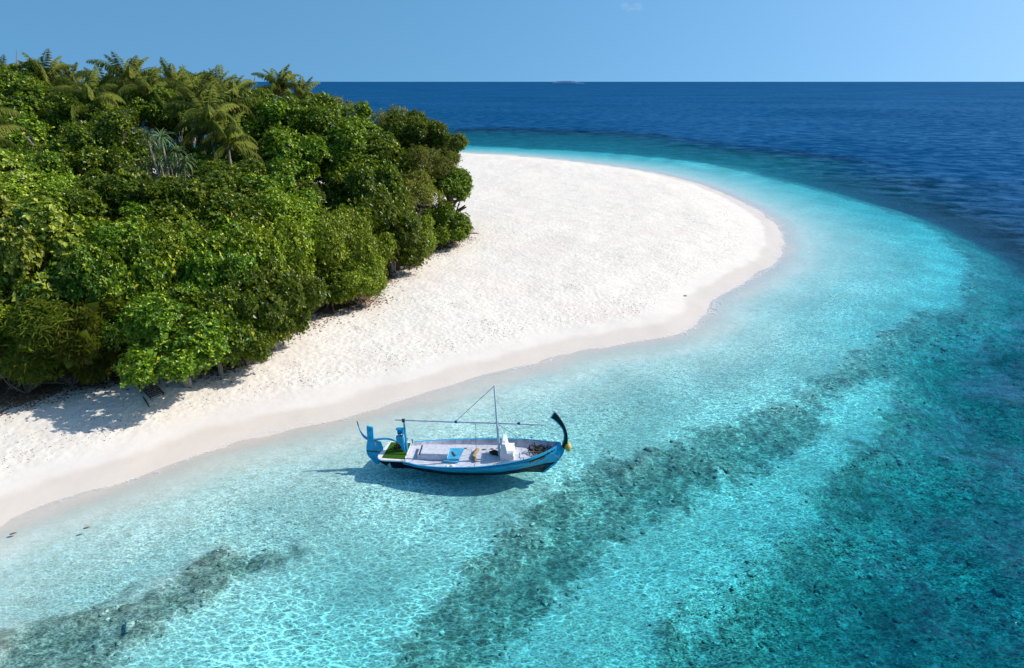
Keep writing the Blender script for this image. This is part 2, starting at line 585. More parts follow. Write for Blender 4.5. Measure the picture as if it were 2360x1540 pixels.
# ------------------------------------------------------------------ the sea
xs2 = spaced(-60000, 60000, -30, 48, .34, 1.085)
ys2 = spaced(-300, 60000, 9, 88, .34, 1.06)
WX, WY, WF = sheet(xs2, ys2)
WZ0, WR, WS, _ = terrain(WX, WY)
WDE = signed_dist(WX + (fbm(WX * .03, WY * .03, 4) - .5) * 30, WY + (fbm(WX * .03 + 9, WY * .03, 4) - .5) * 40, SHALLOW).reshape(WX.shape)
depth = np.maximum(0, -WZ0) + 6 * np.clip((WDE + np.interp(np.hypot(WX, WY), [70, 170], [10, 58])) / np.interp(np.hypot(WX, WY), [70, 170], [24, 70]), 0, 1) ** 1.6
WZ = np.zeros_like(WX)
off = sstep(.3, 3.0, depth); deepw = sstep(2.5, 7, depth)
wr = np.random.default_rng(3)
dist = np.hypot(WX, WY)
for i in range(26):
    L = 1.6 * (9 / 1.6) ** wr.random(); k = 2 * math.pi / L
    th = wr.normal(1.9, .5)
    A = .0065 * L ** .9 * (.35 + .65 * deepw) * off
    vis = sstep(L * 55, L * 18, dist)
    WZ += A * vis * np.sin(k * (WX * math.cos(th) + WY * math.sin(th)) + wr.random() * 6.28)
WZ += sstep(2.5, .2, depth) * .03 * np.sin(WS * 2.3 + fbm(WX * .2, WY * .2) * 9) * sstep(-.4, .6, WS) * sstep(140, 40, dist)
WV = np.stack([WX, WY, WZ], -1).reshape(-1, 3)
keep = (WZ0.ravel()[WF].min(1) < .12)

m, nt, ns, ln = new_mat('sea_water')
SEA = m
ns.remove(ns['Principled BSDF'])
out = ns['Material Output']
geo = nd(nt, 'ShaderNodeNewGeometry'); pos = geo.outputs['Position']
a_dep = nd(nt, 'ShaderNodeAttribute', attribute_name='depth').outputs['Fac']
# caustic light painted into the water's transparent colour as a cell and noise pattern
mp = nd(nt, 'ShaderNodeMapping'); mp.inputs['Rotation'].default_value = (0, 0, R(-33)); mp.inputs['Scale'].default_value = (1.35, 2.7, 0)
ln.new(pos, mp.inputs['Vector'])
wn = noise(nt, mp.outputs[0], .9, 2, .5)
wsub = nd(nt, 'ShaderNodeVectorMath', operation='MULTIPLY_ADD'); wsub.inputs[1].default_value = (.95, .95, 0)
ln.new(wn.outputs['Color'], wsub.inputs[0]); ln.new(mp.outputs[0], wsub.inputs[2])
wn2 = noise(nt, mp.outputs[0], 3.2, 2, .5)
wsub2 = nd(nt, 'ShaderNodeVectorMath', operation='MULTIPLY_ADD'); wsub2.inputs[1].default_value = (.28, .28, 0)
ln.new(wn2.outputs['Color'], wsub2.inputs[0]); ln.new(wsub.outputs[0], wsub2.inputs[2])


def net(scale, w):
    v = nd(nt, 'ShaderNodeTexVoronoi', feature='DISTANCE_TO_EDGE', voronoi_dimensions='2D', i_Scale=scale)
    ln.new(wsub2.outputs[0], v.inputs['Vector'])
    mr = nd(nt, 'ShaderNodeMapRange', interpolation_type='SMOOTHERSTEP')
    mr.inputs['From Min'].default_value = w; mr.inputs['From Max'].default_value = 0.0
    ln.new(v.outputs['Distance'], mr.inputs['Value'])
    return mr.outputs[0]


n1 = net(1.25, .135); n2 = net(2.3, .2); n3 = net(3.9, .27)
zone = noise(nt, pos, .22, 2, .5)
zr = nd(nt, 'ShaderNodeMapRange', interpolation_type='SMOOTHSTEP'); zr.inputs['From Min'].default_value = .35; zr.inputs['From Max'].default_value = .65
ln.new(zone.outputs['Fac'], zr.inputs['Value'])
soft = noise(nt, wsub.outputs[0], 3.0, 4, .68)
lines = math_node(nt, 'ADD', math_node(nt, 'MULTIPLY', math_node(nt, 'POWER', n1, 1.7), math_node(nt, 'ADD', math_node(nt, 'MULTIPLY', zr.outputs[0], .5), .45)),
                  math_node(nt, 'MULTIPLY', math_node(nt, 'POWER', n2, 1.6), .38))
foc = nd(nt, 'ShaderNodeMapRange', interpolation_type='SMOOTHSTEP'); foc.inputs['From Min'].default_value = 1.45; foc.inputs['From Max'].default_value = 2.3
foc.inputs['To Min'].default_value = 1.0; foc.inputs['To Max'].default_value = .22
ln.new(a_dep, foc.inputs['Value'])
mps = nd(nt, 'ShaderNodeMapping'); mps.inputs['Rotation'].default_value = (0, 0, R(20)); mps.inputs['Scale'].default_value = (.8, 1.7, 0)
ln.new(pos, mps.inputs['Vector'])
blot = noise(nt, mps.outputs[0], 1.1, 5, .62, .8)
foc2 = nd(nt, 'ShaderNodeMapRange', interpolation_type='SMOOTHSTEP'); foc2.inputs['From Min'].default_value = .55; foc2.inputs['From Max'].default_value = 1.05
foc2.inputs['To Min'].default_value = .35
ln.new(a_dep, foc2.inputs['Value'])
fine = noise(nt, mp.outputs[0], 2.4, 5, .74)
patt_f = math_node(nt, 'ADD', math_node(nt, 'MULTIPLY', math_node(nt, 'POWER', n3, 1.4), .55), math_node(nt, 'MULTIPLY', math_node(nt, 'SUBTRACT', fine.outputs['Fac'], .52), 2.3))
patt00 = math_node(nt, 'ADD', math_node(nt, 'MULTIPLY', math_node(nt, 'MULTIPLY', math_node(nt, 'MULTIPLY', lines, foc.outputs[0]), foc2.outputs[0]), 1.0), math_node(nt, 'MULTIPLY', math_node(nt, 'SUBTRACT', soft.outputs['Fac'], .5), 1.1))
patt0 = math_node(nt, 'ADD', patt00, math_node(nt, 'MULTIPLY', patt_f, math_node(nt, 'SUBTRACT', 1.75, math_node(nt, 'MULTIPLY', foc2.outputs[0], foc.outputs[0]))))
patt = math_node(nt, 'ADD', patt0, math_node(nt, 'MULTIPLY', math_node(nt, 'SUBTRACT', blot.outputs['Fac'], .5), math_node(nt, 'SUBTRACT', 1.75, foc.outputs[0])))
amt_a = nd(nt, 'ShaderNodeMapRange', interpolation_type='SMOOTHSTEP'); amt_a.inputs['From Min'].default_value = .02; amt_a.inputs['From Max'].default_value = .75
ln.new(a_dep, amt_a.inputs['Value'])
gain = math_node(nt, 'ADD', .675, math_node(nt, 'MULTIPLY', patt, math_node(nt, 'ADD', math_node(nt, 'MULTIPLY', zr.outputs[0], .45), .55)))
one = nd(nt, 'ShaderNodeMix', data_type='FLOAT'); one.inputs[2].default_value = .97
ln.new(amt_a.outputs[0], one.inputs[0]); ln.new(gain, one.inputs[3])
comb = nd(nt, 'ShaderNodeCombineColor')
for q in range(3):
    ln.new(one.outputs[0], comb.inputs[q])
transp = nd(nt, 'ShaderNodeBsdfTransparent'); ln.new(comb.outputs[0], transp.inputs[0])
# blue body of the deep water
body = nd(nt, 'ShaderNodeBsdfDiffuse'); body.inputs[0].default_value = (.001, .055, .160, 1)
bfac = nd(nt, 'ShaderNodeMapRange', interpolation_type='SMOOTHSTEP'); bfac.inputs['From Min'].default_value = 2.4; bfac.inputs['From Max'].default_value = 7.0; bfac.inputs['To Max'].default_value = .9
ln.new(a_dep, bfac.inputs['Value'])
mxb = nd(nt, 'ShaderNodeMixShader'); ln.new(bfac.outputs[0], mxb.inputs[0]); ln.new(transp.outputs[0], mxb.inputs[1]); ln.new(body.outputs[0], mxb.inputs[2])
# surface relief
mpw = nd(nt, 'ShaderNodeMapping'); mpw.inputs['Rotation'].default_value = (0, 0, R(-15)); mpw.inputs['Scale'].default_value = (.55, 1.0, 1)
ln.new(pos, mpw.inputs['Vector'])
w1 = noise(nt, mpw.outputs[0], .5, 6, .62, .3); w2 = noise(nt, mpw.outputs[0], 3.2, 4, .6, .3); w3 = noise(nt, mpw.outputs[0], .11, 4, .6)
offm = nd(nt, 'ShaderNodeMapRange', interpolation_type='SMOOTHSTEP'); offm.inputs['From Min'].default_value = .6; offm.inputs['From Max'].default_value = 4.0
offm.inputs['To Min'].default_value = .1
ln.new(a_dep, offm.inputs['Value'])
hgt = math_node(nt, 'ADD', math_node(nt, 'MULTIPLY', math_node(nt, 'ADD', math_node(nt, 'MULTIPLY', w1.outputs['Fac'], .38), math_node(nt, 'MULTIPLY', w3.outputs['Fac'], 2.0)), offm.outputs[0]),
                math_node(nt, 'MULTIPLY', w2.outputs['Fac'], .07))
bw = nd(nt, 'ShaderNodeBump', i_Strength=1.0, i_Distance=.55); ln.new(hgt, bw.inputs['Height'])
gl = nd(nt, 'ShaderNodeBsdfGlossy'); gl.inputs['Roughness'].default_value = .06; gl.inputs['Color'].default_value = (.42, .78, 1, 1)
ln.new(bw.outputs[0], gl.inputs['Normal']); ln.new(bw.outputs[0], body.inputs['Normal'])
fr = nd(nt, 'ShaderNodeFresnel', i_IOR=1.33); ln.new(bw.outputs[0], fr.inputs['Normal'])
# reflection varied by noise, painting the light and dark of far waves
mpr = nd(nt, 'ShaderNodeMapping'); mpr.inputs['Rotation'].default_value = (0, 0, R(-12)); mpr.inputs['Scale'].default_value = (.45, .5, 1)
ln.new(pos, mpr.inputs['Vector'])
rf1 = noise(nt, mpr.outputs[0], .45, 8, .74, .4)
rf2 = noise(nt, mpr.outputs[0], .02, 4, .6)
wave_refl = nd(nt, 'ShaderNodeMapRange', interpolation_type='SMOOTHSTEP'); wave_refl.inputs['From Min'].default_value = .36; wave_refl.inputs['From Max'].default_value = .66
wave_refl.inputs['To Min'].default_value = .1; wave_refl.inputs['To Max'].default_value = 1.9
ln.new(math_node(nt, 'ADD', rf1.outputs['Fac'], math_node(nt, 'MULTIPLY', math_node(nt, 'SUBTRACT', rf2.outputs['Fac'], .5), .25)), wave_refl.inputs['Value'])
wave_refl_mix = nd(nt, 'ShaderNodeMix', data_type='FLOAT'); wave_refl_mix.inputs[2].default_value = 1.0
ln.new(offm.outputs[0], wave_refl_mix.inputs[0]); ln.new(wave_refl.outputs[0], wave_refl_mix.inputs[3])
ff = math_node(nt, 'MULTIPLY', math_node(nt, 'MINIMUM', math_node(nt, 'MULTIPLY', fr.outputs[0], .8), .17), wave_refl_mix.outputs[0])
mxs = nd(nt, 'ShaderNodeMixShader'); ln.new(ff, mxs.inputs[0]); ln.new(mxb.outputs[0], mxs.inputs[1]); ln.new(gl.outputs[0], mxs.inputs[2])
ln.new(mxs.outputs[0], out.inputs['Surface'])
va = nd(nt, 'ShaderNodeVolumeAbsorption'); va.inputs['Color'].default_value = (.24, .845, .89, 1); va.inputs['Density'].default_value = .56
ln.new(va.outputs[0], out.inputs['Volume'])
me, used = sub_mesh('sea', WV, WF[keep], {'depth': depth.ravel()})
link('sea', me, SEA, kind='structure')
# ------------------------------------------------------------------ plants: materials
M_BARK = paint('bark', (.17, .13, .095), .9, .3, 3.0, .6, .1)
M_PALE_BARK = paint('pale_bark', (.36, .30, .24), .9, .25, 3.0, .5, .1)
M_TWIG = paint('dry_twig', (.33, .25, .18), .95, .3, 4.0, .2, .1)
M_LEAF = {
    'glossy': leaf_mat('leaf_glossy', [(0, (0.029, 0.060, 0.003)), (.35, (0.067, 0.124, 0.008)), (.8, (0.136, 0.213, 0.011)), (.95, (0.296, 0.346, 0.020)), (.985, (0.500, 0.484, 0.039)), (1, (0.500, 0.329, 0.029))], .30),
    'lime': leaf_mat('leaf_lime', [(0, (0.058, 0.096, 0.004)), (.4, (0.128, 0.193, 0.008)), (.8, (0.247, 0.320, 0.014)), (.96, (0.448, 0.468, 0.024)), (1, (0.500, 0.467, 0.043))], .36),
    'pale': leaf_mat('leaf_pale', [(0, (0.058, 0.096, 0.008)), (.4, (0.166, 0.224, 0.019)), (.8, (0.346, 0.388, 0.041)), (.97, (0.500, 0.500, 0.074)), (1, (0.500, 0.439, 0.057))], .32),
    'feathery': leaf_mat('leaf_feathery', [(0, (0.068, 0.104, 0.010)), (.5, (0.125, 0.170, 0.015)), (.9, (0.195, 0.217, 0.020)), (1, (0.398, 0.246, 0.050))], .55),
    'olive': leaf_mat('leaf_olive', [(0, (0.065, 0.085, 0.008)), (.5, (0.180, 0.200, 0.015)), (.9, (0.351, 0.331, 0.029)), (1, (0.500, 0.410, 0.072))], .45),
}
M_FROND = leaf_mat('frond_green', [(0, (0.078, 0.119, 0.011)), (.5, (0.133, 0.175, 0.016)), (.9, (0.204, 0.224, 0.025)), (1, (0.271, 0.280, 0.066))], .42, .42, (.42, .48, .10))
M_FROND_OLD = leaf_mat('frond_old', [(0, (.16, .13, .06)), (.6, (.27, .22, .11)), (1, (.36, .30, .17))], .6, .25, (.3, .25, .1))
M_STRAP = leaf_mat('strap_leaf', [(0, (0.059, 0.116, 0.035)), (.6, (0.117, 0.186, 0.063)), (1, (0.268, 0.310, 0.126))], .35, .2, (.2, .3, .08))


def unit(a):
    return a / np.maximum(np.linalg.norm(a, axis=-1, keepdims=True), 1e-6)


def leaf_faces(P, D, N, L, W, droop=0.0):
    """folded pointed leaves, two triangles each"""
    S = unit(np.cross(D, N))
    L = np.broadcast_to(L, P.shape[:1])[:, None]; W = np.broadcast_to(W, P.shape[:1])[:, None]
    mid = P + D * L * .52
    a = P; t = P + D * L - N * L * droop
    l = mid + S * W * .5 + N * W * .16; r = mid - S * W * .5 + N * W * .16
    V = np.stack([a, r, t, l], 1).reshape(-1, 3)
    i = np.arange(len(P))[:, None] * 4
    F = np.concatenate([i + np.array([0, 1, 2]), i + np.array([0, 2, 3])], 0)
    return V, F


def crown_mesh(name, seed, rx, rz, L, W, n_ros, k, n_lobes, tilt=(35, 85), fill=420, lobe=(.22, .40), droop=.12, low=-.45):
    g = np.random.default_rng(seed)
    cs, rs = [], []
    while len(cs) < n_lobes:
        d = unit(g.normal(size=3))
        if d[2] < low:
            continue
        c = d * np.array([rx, rx, rz]) * (g.uniform(.5, .88) if g.random() < .8 else g.uniform(.95, 1.15))
        cs.append(c); rs.append(g.uniform(*lobe) * rx)
    cs = np.array(cs); rs = np.array(rs)
    pts, nor = [], []
    tot = (rs ** 2).sum()
    for c, r in zip(cs, rs):
        n = int(n_ros * 2.1 * r * r / tot)
        d = unit(g.normal(size=(n, 3)))
        # little sprays that stand out of the lobe
        q = c + d * (r * (g.uniform(.82, 1.0, (n, 1)) + (g.random((n, 1)) > .82) * g.uniform(.08, .42, (n, 1)))) * np.array([1, 1, .85])
        ins = (np.linalg.norm(q[:, None] - cs[None], axis=2) < rs[None] * .8).any(1)
        outw = (d * unit(c[None] + 1e-6)).sum(1) > -.35
        ok = ~ins & outw
        pts.append(q[ok]); nor.append(d[ok])
    P = np.concatenate(pts); A = np.concatenate(nor)
    if len(P) > n_ros:
        sel = g.choice(len(P), n_ros, False); P, A = P[sel], A[sel]
    A = unit(A * .75 + np.array([0, 0, .5]) + g.normal(size=A.shape) * .28)
    ref = unit(g.normal(size=A.shape)); U = unit(np.cross(A, ref)); Vv = np.cross(A, U)
    Vs, Fs, n0 = [], [], 0
    for j in range(k):
        ph = 2 * math.pi * (j + g.uniform(-.25, .25, (len(P), 1))) / k
        th = np.radians(g.uniform(*tilt, (len(P), 1)))
        D = unit(A * np.cos(th) + (U * np.cos(ph) + Vv * np.sin(ph)) * np.sin(th))
        N = unit(A - D * (A * D).sum(1, keepdims=True))
        sc = g.uniform(.65, 1.25, len(P))
        v, f = leaf_faces(P + g.normal(size=P.shape) * .03, D, N, L * sc, W * sc, droop)
        Vs.append(v); Fs.append(f + n0); n0 += len(v)
    # bigger, sparser leaves deeper inside
    li = g.integers(0, len(cs), fill)
    q = cs[li] + unit(g.normal(size=(fill, 3))) * rs[li][:, None] * g.uniform(.35, .8, (fill, 1))
    D = unit(g.normal(size=(fill, 3)) + np.array([0, 0, .1])); N = unit(np.cross(D, unit(g.normal(size=(fill, 3)))))
    v, f = leaf_faces(q, D, N, L * 2.2, L * 1.6)
    Vs.append(v); Fs.append(f + n0)
    me = mesh_np(name, np.concatenate(Vs), np.concatenate(Fs))
    return me


CROWNS = {  # a few meshes per kind of foliage
    'glossy': [crown_mesh('crown', 21 + i, 2.75, 2.3, .22, .12, 3300, 7, 22 + i) for i in range(3)],
    'lime': [crown_mesh('crown', 41 + i, 2.75, 2.2, .16, .095, 4400, 6, 27, (30, 90), 500) for i in range(2)],
    'pale': [crown_mesh('crown', 51, 2.75, 2.2, .27, .165, 2200, 6, 18, (45, 95), 500)],
    'feathery': [crown_mesh('crown', 61, 2.75, 2.1, .42, .035, 3400, 8, 17, (25, 95), 250, (.24, .40), .35)],
    'olive': [crown_mesh('crown', 71, 2.75, 2.3, .14, .07, 3900, 6, 22, (30, 90), 350)],
}
for kd, lst in CROWNS.items():
    for me in lst:
        me.materials.append(M_LEAF[kd])


def trunk_mesh(seed):
    """trunk one unit tall, limbs fan out in its upper half"""
    rn = random.Random(seed)
    mb = MB()
    stems = rn.choice([2, 3])
    for s in range(stems):
        a = rn.uniform(0, 6.28)
        lean = rn.uniform(.2, .7)
        path = [Vector((math.cos(a) * .12, math.sin(a) * .12, -.04))]
        for q in (.25, .5, .75, 1.0):
            path.append(Vector((math.cos(a) * lean * q + rn.uniform(-.12, .12), math.sin(a) * lean * q + rn.uniform(-.12, .12), q)))
        mb.tube(path, [.15, .12, .09, .06, .03], 7)
        for b in range(5):
            q = rn.randint(1, 3)
            b0 = path[q]; an = rn.uniform(0, 6.28); ln_ = rn.uniform(1.0, 2.0)
            tip = b0 + Vector((math.cos(an) * ln_, math.sin(an) * ln_, rn.uniform(.05, .4)))
            midp = (b0 + tip) / 2 + Vector((rn.uniform(-.2, .2), rn.uniform(-.2, .2), rn.uniform(.0, .1)))
            mb.tube([b0, midp, tip], [.06, .04, .015], 5)
            for c in range(2):
                an2 = an + rn.uniform(-1, 1); t2 = midp + Vector((math.cos(an2) * .9, math.sin(an2) * .9, rn.uniform(0, .25)))
                mb.tube([midp, (midp + t2) / 2 + Vector((0, 0, .04)), t2], [.03, .02, .008], 4)
    return mb.mesh('trunk', 60)


TRUNKS = [trunk_mesh(i) for i in range(4)]
for q, t in enumerate(TRUNKS):
    t.materials.append(M_BARK if q % 2 else M_PALE_BARK)


def ground(x, y):
    z, _, _, _ = terrain(np.array([[float(x)]]), np.array([[float(y)]]))
    return float(z[0, 0])


TREES = [
    # px, py, radius px, axis distance, kind, label
    (60, 815, 120, 36.5, 'feathery', 'fine-leaved scrub with bare crossing stems where the grove meets sand in the bottom left corner'),
    (190, 775, 105, 37.2, 'feathery', 'feathery olive shrub just left of the tree that shades the slatted lounger'),
    (-60, 790, 110, 36.0, 'lime', 'scrub crown cut by the left edge above the beach'),
    (40, 665, 112, 38.5, 'pale', 'big-leaved pale tree above the bottom left scrub'),
    (150, 590, 112, 39.8, 'pale', 'pale large-leaved tree between the dark gap and the left edge scrub'),
    (20, 540, 95, 40.6, 'pale', 'pale big-leaved crown at the left edge in the middle of the front slope'),
    (412, 776, 110, 36.3, 'glossy', 'spreading tree overhanging the slatted lounger and casting the round shadow'),
    (300, 760, 80, 38.0, 'glossy', 'left shoulder of foliage beside the lounger tree, dark and glossy'),
    (490, 758, 82, 37.8, 'glossy', 'glossy tree right of the lounger tree with a low bough over the sand'),
    (560, 745, 82, 39.0, 'glossy', 'tree with grey dead twigs under its crown beside the open sand'),
    (620, 700, 88, 41.0, 'glossy', 'dark tree just left of the dry brushwood patch'),
    (320, 670, 100, 39.0, 'glossy', 'green crown directly above the lounger tree'),
    (225, 665, 78, 39.6, 'glossy', 'crown in front of the dark gap left of the lounger tree'),
    (480, 640, 108, 42.0, 'glossy', 'tree second up the slope from the low sand bough'),
    (390, 575, 100, 42.6, 'lime', 'bright green bushy crown in the centre of the front slope'),
    (270, 570, 92, 41.6, 'glossy', 'mid green crown right of the pale large-leaved tree'),
    (590, 600, 108, 44.5, 'lime', 'yellow-green tree above the dry brushwood patch'),
    (690, 632, 84, 49.0, 'lime', 'light green shrub directly behind the dry brushwood'),
    (765, 638, 70, 49.6, 'glossy', 'round bush just right of the dry brushwood'),
    (825, 655, 58, 48.6, 'lime', 'low loose yellow-green shrub reaching out onto the sand'),
    (735, 560, 88, 49.6, 'lime', 'light crown behind the low loose shrub'),
    (645, 520, 98, 49.0, 'lime', 'broad yellow-green crown on the ridge of the front slope'),
    (530, 530, 100, 46.0, 'glossy', 'glossy crown below the large shaded palm'),
    (430, 500, 92, 45.4, 'glossy', 'glossy crown right below the screw pine'),
    (330, 495, 92, 44.4, 'glossy', 'leafy crown left below the screw pine'),
    (225, 495, 98, 43.0, 'glossy', 'crown on the front ridge left of the screw pine'),
    (115, 480, 98, 42.5, 'lime', 'sunlit crown on the front ridge near the left edge'),
    (20, 455, 88, 42.4, 'pale', 'pale crown at the left edge on the front ridge'),
    (800, 540, 72, 53.5, 'lime', 'small light tree in the notch between the two tree groups'),
    (520, 445, 72, 49.0, 'glossy', 'crown on the ridge in front of the drooping palm fronds'),
    (610, 455, 76, 50.5, 'glossy', 'ridge crown right of the drooping palm fronds'),
    (70, 415, 62, 45.0, 'glossy', 'small ridge crown at the far left of the front slope'),
    (900, 540, 86, 57.5, 'glossy', 'dark glossy tree at the sand edge beyond the notch'),
    (945, 560, 58, 59.5, 'lime', 'light shrub at the sand edge between two dark trees'),
    (868, 465, 84, 61.5, 'glossy', 'tall glossy tree behind the sand-edge trees'),
    (945, 455, 66, 63.5, 'olive', 'greyish green crown left of the tip trees'),
    (1030, 525, 56, 67.5, 'glossy', 'lowest tree at the tip of the grove touching the sand'),
    (1035, 432, 56, 69.5, 'glossy', 'tree at the tip of the grove with a twig reaching over the sand'),
    (975, 395, 68, 68.5, 'olive', 'olive fine-leaved tree with bare twigs near the tip of the grove'),
    (1010, 350, 55, 73.5, 'glossy', 'dark outermost top tree against the turquoise water'),
    (945, 325, 70, 73.0, 'glossy', 'dark tree below the rounded yellow-green top'),
    (878, 305, 66, 76.0, 'olive', 'rounded yellow-green treetop against the blue sea'),
    (790, 315, 84, 71.0, 'glossy', 'dark green treetop right of the paired palms'),
    (700, 300, 86, 66.5, 'glossy', 'broad dark crown just below the paired palms'),
    (615, 300, 76, 65.0, 'glossy', 'shiny crown left below the paired palms'),
    (770, 390, 98, 65.0, 'glossy', 'large dark tree in the middle of the right group'),
    (670, 375, 80, 61.5, 'glossy', 'dark tree right of the large shaded palm'),
    (860, 390, 78, 67.0, 'glossy', 'glossy tree below the yellow-green rounded top'),
    (800, 455, 66, 62.5, 'glossy', 'shaded tree above the notch'),
    (60, 270, 96, 58.0, 'glossy', 'big crown below the left hand palms'),
    (30, 345, 88, 54.0, 'glossy', 'crown behind the palm fronds at the left edge'),
    (150, 305, 88, 58.0, 'glossy', 'dark crown in the back row left of centre'),
    (225, 300, 76, 60.0, 'glossy', 'crown below the middle group of palms'),
    (205, 372, 76, 53.0, 'glossy', 'dark tree above the front ridge left of the screw pine'),
    (270, 350, 76, 54.0, 'glossy', 'glossy crown immediately left of the screw pine'),
    (370, 270, 68, 64.0, 'glossy', 'dark crown above the screw pine'),
    (430, 285, 60, 66.0, 'glossy', 'shaded crown left of the large palm'),
    (25, 205, 66, 64.0, 'glossy', 'high crown on the skyline at the left edge'),
    (110, 385, 62, 51.5, 'glossy', 'dark crown over the black gap behind the front ridge'),
    (440, 210, 46, 84.0, 'glossy', 'skyline crown right of the middle palms'),
    (765, 268, 48, 84.0, 'olive', 'small far crown with a dead branch right of the paired palms'),
    (565, 240, 52, 80.0, 'glossy', 'far crown against the sea left of the paired palms'),
    (150, 215, 46, 78.0, 'olive', 'far crown behind the left hand palms'),
    (330, 215, 50, 80.0, 'glossy', 'far crown hidden among the middle palms'),
    (690, 462, 50, 56.5, 'glossy', 'deeply shaded tree behind the front ridge right of centre'),
    (535, 440, 54, 55.0, 'glossy', 'deeply shaded tree under the large palm with hanging fronds'),
    (600, 392, 58, 60.0, 'glossy', 'shaded tree to the right of the large palm heart'),
    (470, 398, 52, 57.0, 'glossy', 'shaded tree to the left of the large palm heart'),
    (532, 376, 58, 67.0, 'glossy', 'dark tree closing the gap behind the large palm'),
    (585, 350, 50, 70.0, 'glossy', 'dark tree far back between the large palm and the paired palms'),
    (420, 372, 48, 58.0, 'glossy', 'deeply shaded tree behind the screw pine'),
]
trn = random.Random(3)
ones = {}
for i, (px, py, rp, D, kd, lab) in enumerate(TREES):
    c = atd(px, py, D)
    r = rp * D / FPX
    g = min(ground(c[0], c[1]), 1.5)
    s = r / 2.75 * (1.05 if D < 56 else 1.0)
    t = thing('broadleaf_tree' if kd in ('glossy', 'pale') else 'shrub_tree', lab, 'tree', (c[0], c[1], g), trn.uniform(0, 6.28), 'trees of the island grove')
    k = CROWNS[kd][i % len(CROWNS[kd])]
    cr = link('crown', k, None, t)
    h = max(1.4, c[2] - g)
    sz_ = s * trn.uniform(.92, 1.08); hc = h
    if h - 2.0 * s < 2.6 and 'overhanging' not in lab:  # trees at the sand edge carry leaves down to the ground
        top = h + 2.0 * s
        hc = top * .5 + .15; sz_ = max(sz_, (top - .1) / 4.0)
    cr.location = (0, 0, hc)
    cr.scale = (s * trn.uniform(.93, 1.08), s * trn.uniform(.93, 1.08), sz_)
    tr = link('trunk', TRUNKS[i % 4], None, t)
    tr.scale = (s * 1.05, s * 1.05, max(.8, h * 1.04))

# ------------------------------------------------------------------ coconut palms


def frond_mesh(seed, elev, bend, L, leaf_l, hang):
    g = np.random.default_rng(seed)
    n = 14
    e = R(elev); p = np.array([0., 0., 0.]); path = [p.copy()]; tang = []
    side = g.uniform(-.25, .25)
    for i in range(n):
        a = e - R(bend) * (i / n) ** 1.25
        d = np.array([math.cos(a), side * (i / n), math.sin(a)]); d /= np.linalg.norm(d)
        tang.append(d); p = p + d * L / n; path.append(p.copy())
    tang.append(tang[-1])
    mb = MB(); mb.tube(path, list(np.linspace(.045, .008, n + 1)), 4)
    V = [np.array(mb.v)]; F = []
    for q in mb.f:
        F += [(q[0], q[i], q[i + 1]) for i in range(1, len(q) - 1)]
    F = [np.array(F)]; n0 = len(mb.v)
    path = np.array(path); tang = np.array(tang)
    m = 44
    tt = np.linspace(.14, .995, m)
    idx = tt * n; i0 = np.minimum(idx.astype(int), n - 1); fr_ = (idx - i0)[:, None]
    P = path[i0] * (1 - fr_) + path[i0 + 1] * fr_; T = unit(tang[i0] * (1 - fr_) + tang[i0 + 1] * fr_)
    for sg in (-1, 1):
        S = unit(np.cross(T, np.array([0, 0, 1.]))) * sg
        D = unit(S * .8 + T * (.45 + .5 * tt[:, None]) + np.array([0, 0, -hang]) + g.normal(size=P.shape) * .13)
        N = unit(np.cross(D, np.cross(np.array([0, 0, 1.]), D)) + 1e-4)
        ll = leaf_l * np.sin(np.pi * (tt * .8 + .14)) ** .7 * g.uniform(.85, 1.1, m)
        v, f = leaf_faces(P, D, N, ll, .055, .25)
        V.append(v); F.append(f + n0); n0 += len(v)
    return mesh_np('frond', np.concatenate(V), np.concatenate(F))


FRONDS = [frond_mesh(1, 82, 55, 3.5, .75, .5), frond_mesh(2, 68, 95, 4.0, .85, 1.0), frond_mesh(3, 50, 115, 4.1, .9, 1.3), frond_mesh(4, 26, 110, 4.0, .9, 1.5), frond_mesh(5, -8, 70, 3.7, .85, 1.6)]
for f in FRONDS:
    f.materials.append(M_FROND)
FROND_OLD = frond_mesh(6, -28, 50, 3.2, .75, .8); FROND_OLD.materials.append(M_FROND_OLD)
M_NUT = paint('coconut_husk', (.30, .17, .035), .5, .2)
NUT = MB().blob((0, 0, 0), (.13, .13, .16), 8, 6).mesh('coconut', 180); NUT.materials.append(M_NUT)


def palm_trunk(seed, h):
    rn = random.Random(seed); mb = MB()
    a = rn.uniform(0, 6.28); ln_ = rn.uniform(.2, .9)
    n = 22; path = []; rad = []
    for i in range(n + 1):
        q = i / n
        w = ln_ * (1 - q) ** 2
        path.append((math.cos(a) * w, math.sin(a) * w, h * q)); rad.append((.20 - .09 * q + .1 * (1 - q) ** 6) * (1.06 if i % 2 else .96))
    mb.tube(path, rad, 8)
    return mb.mesh('trunk', 70)


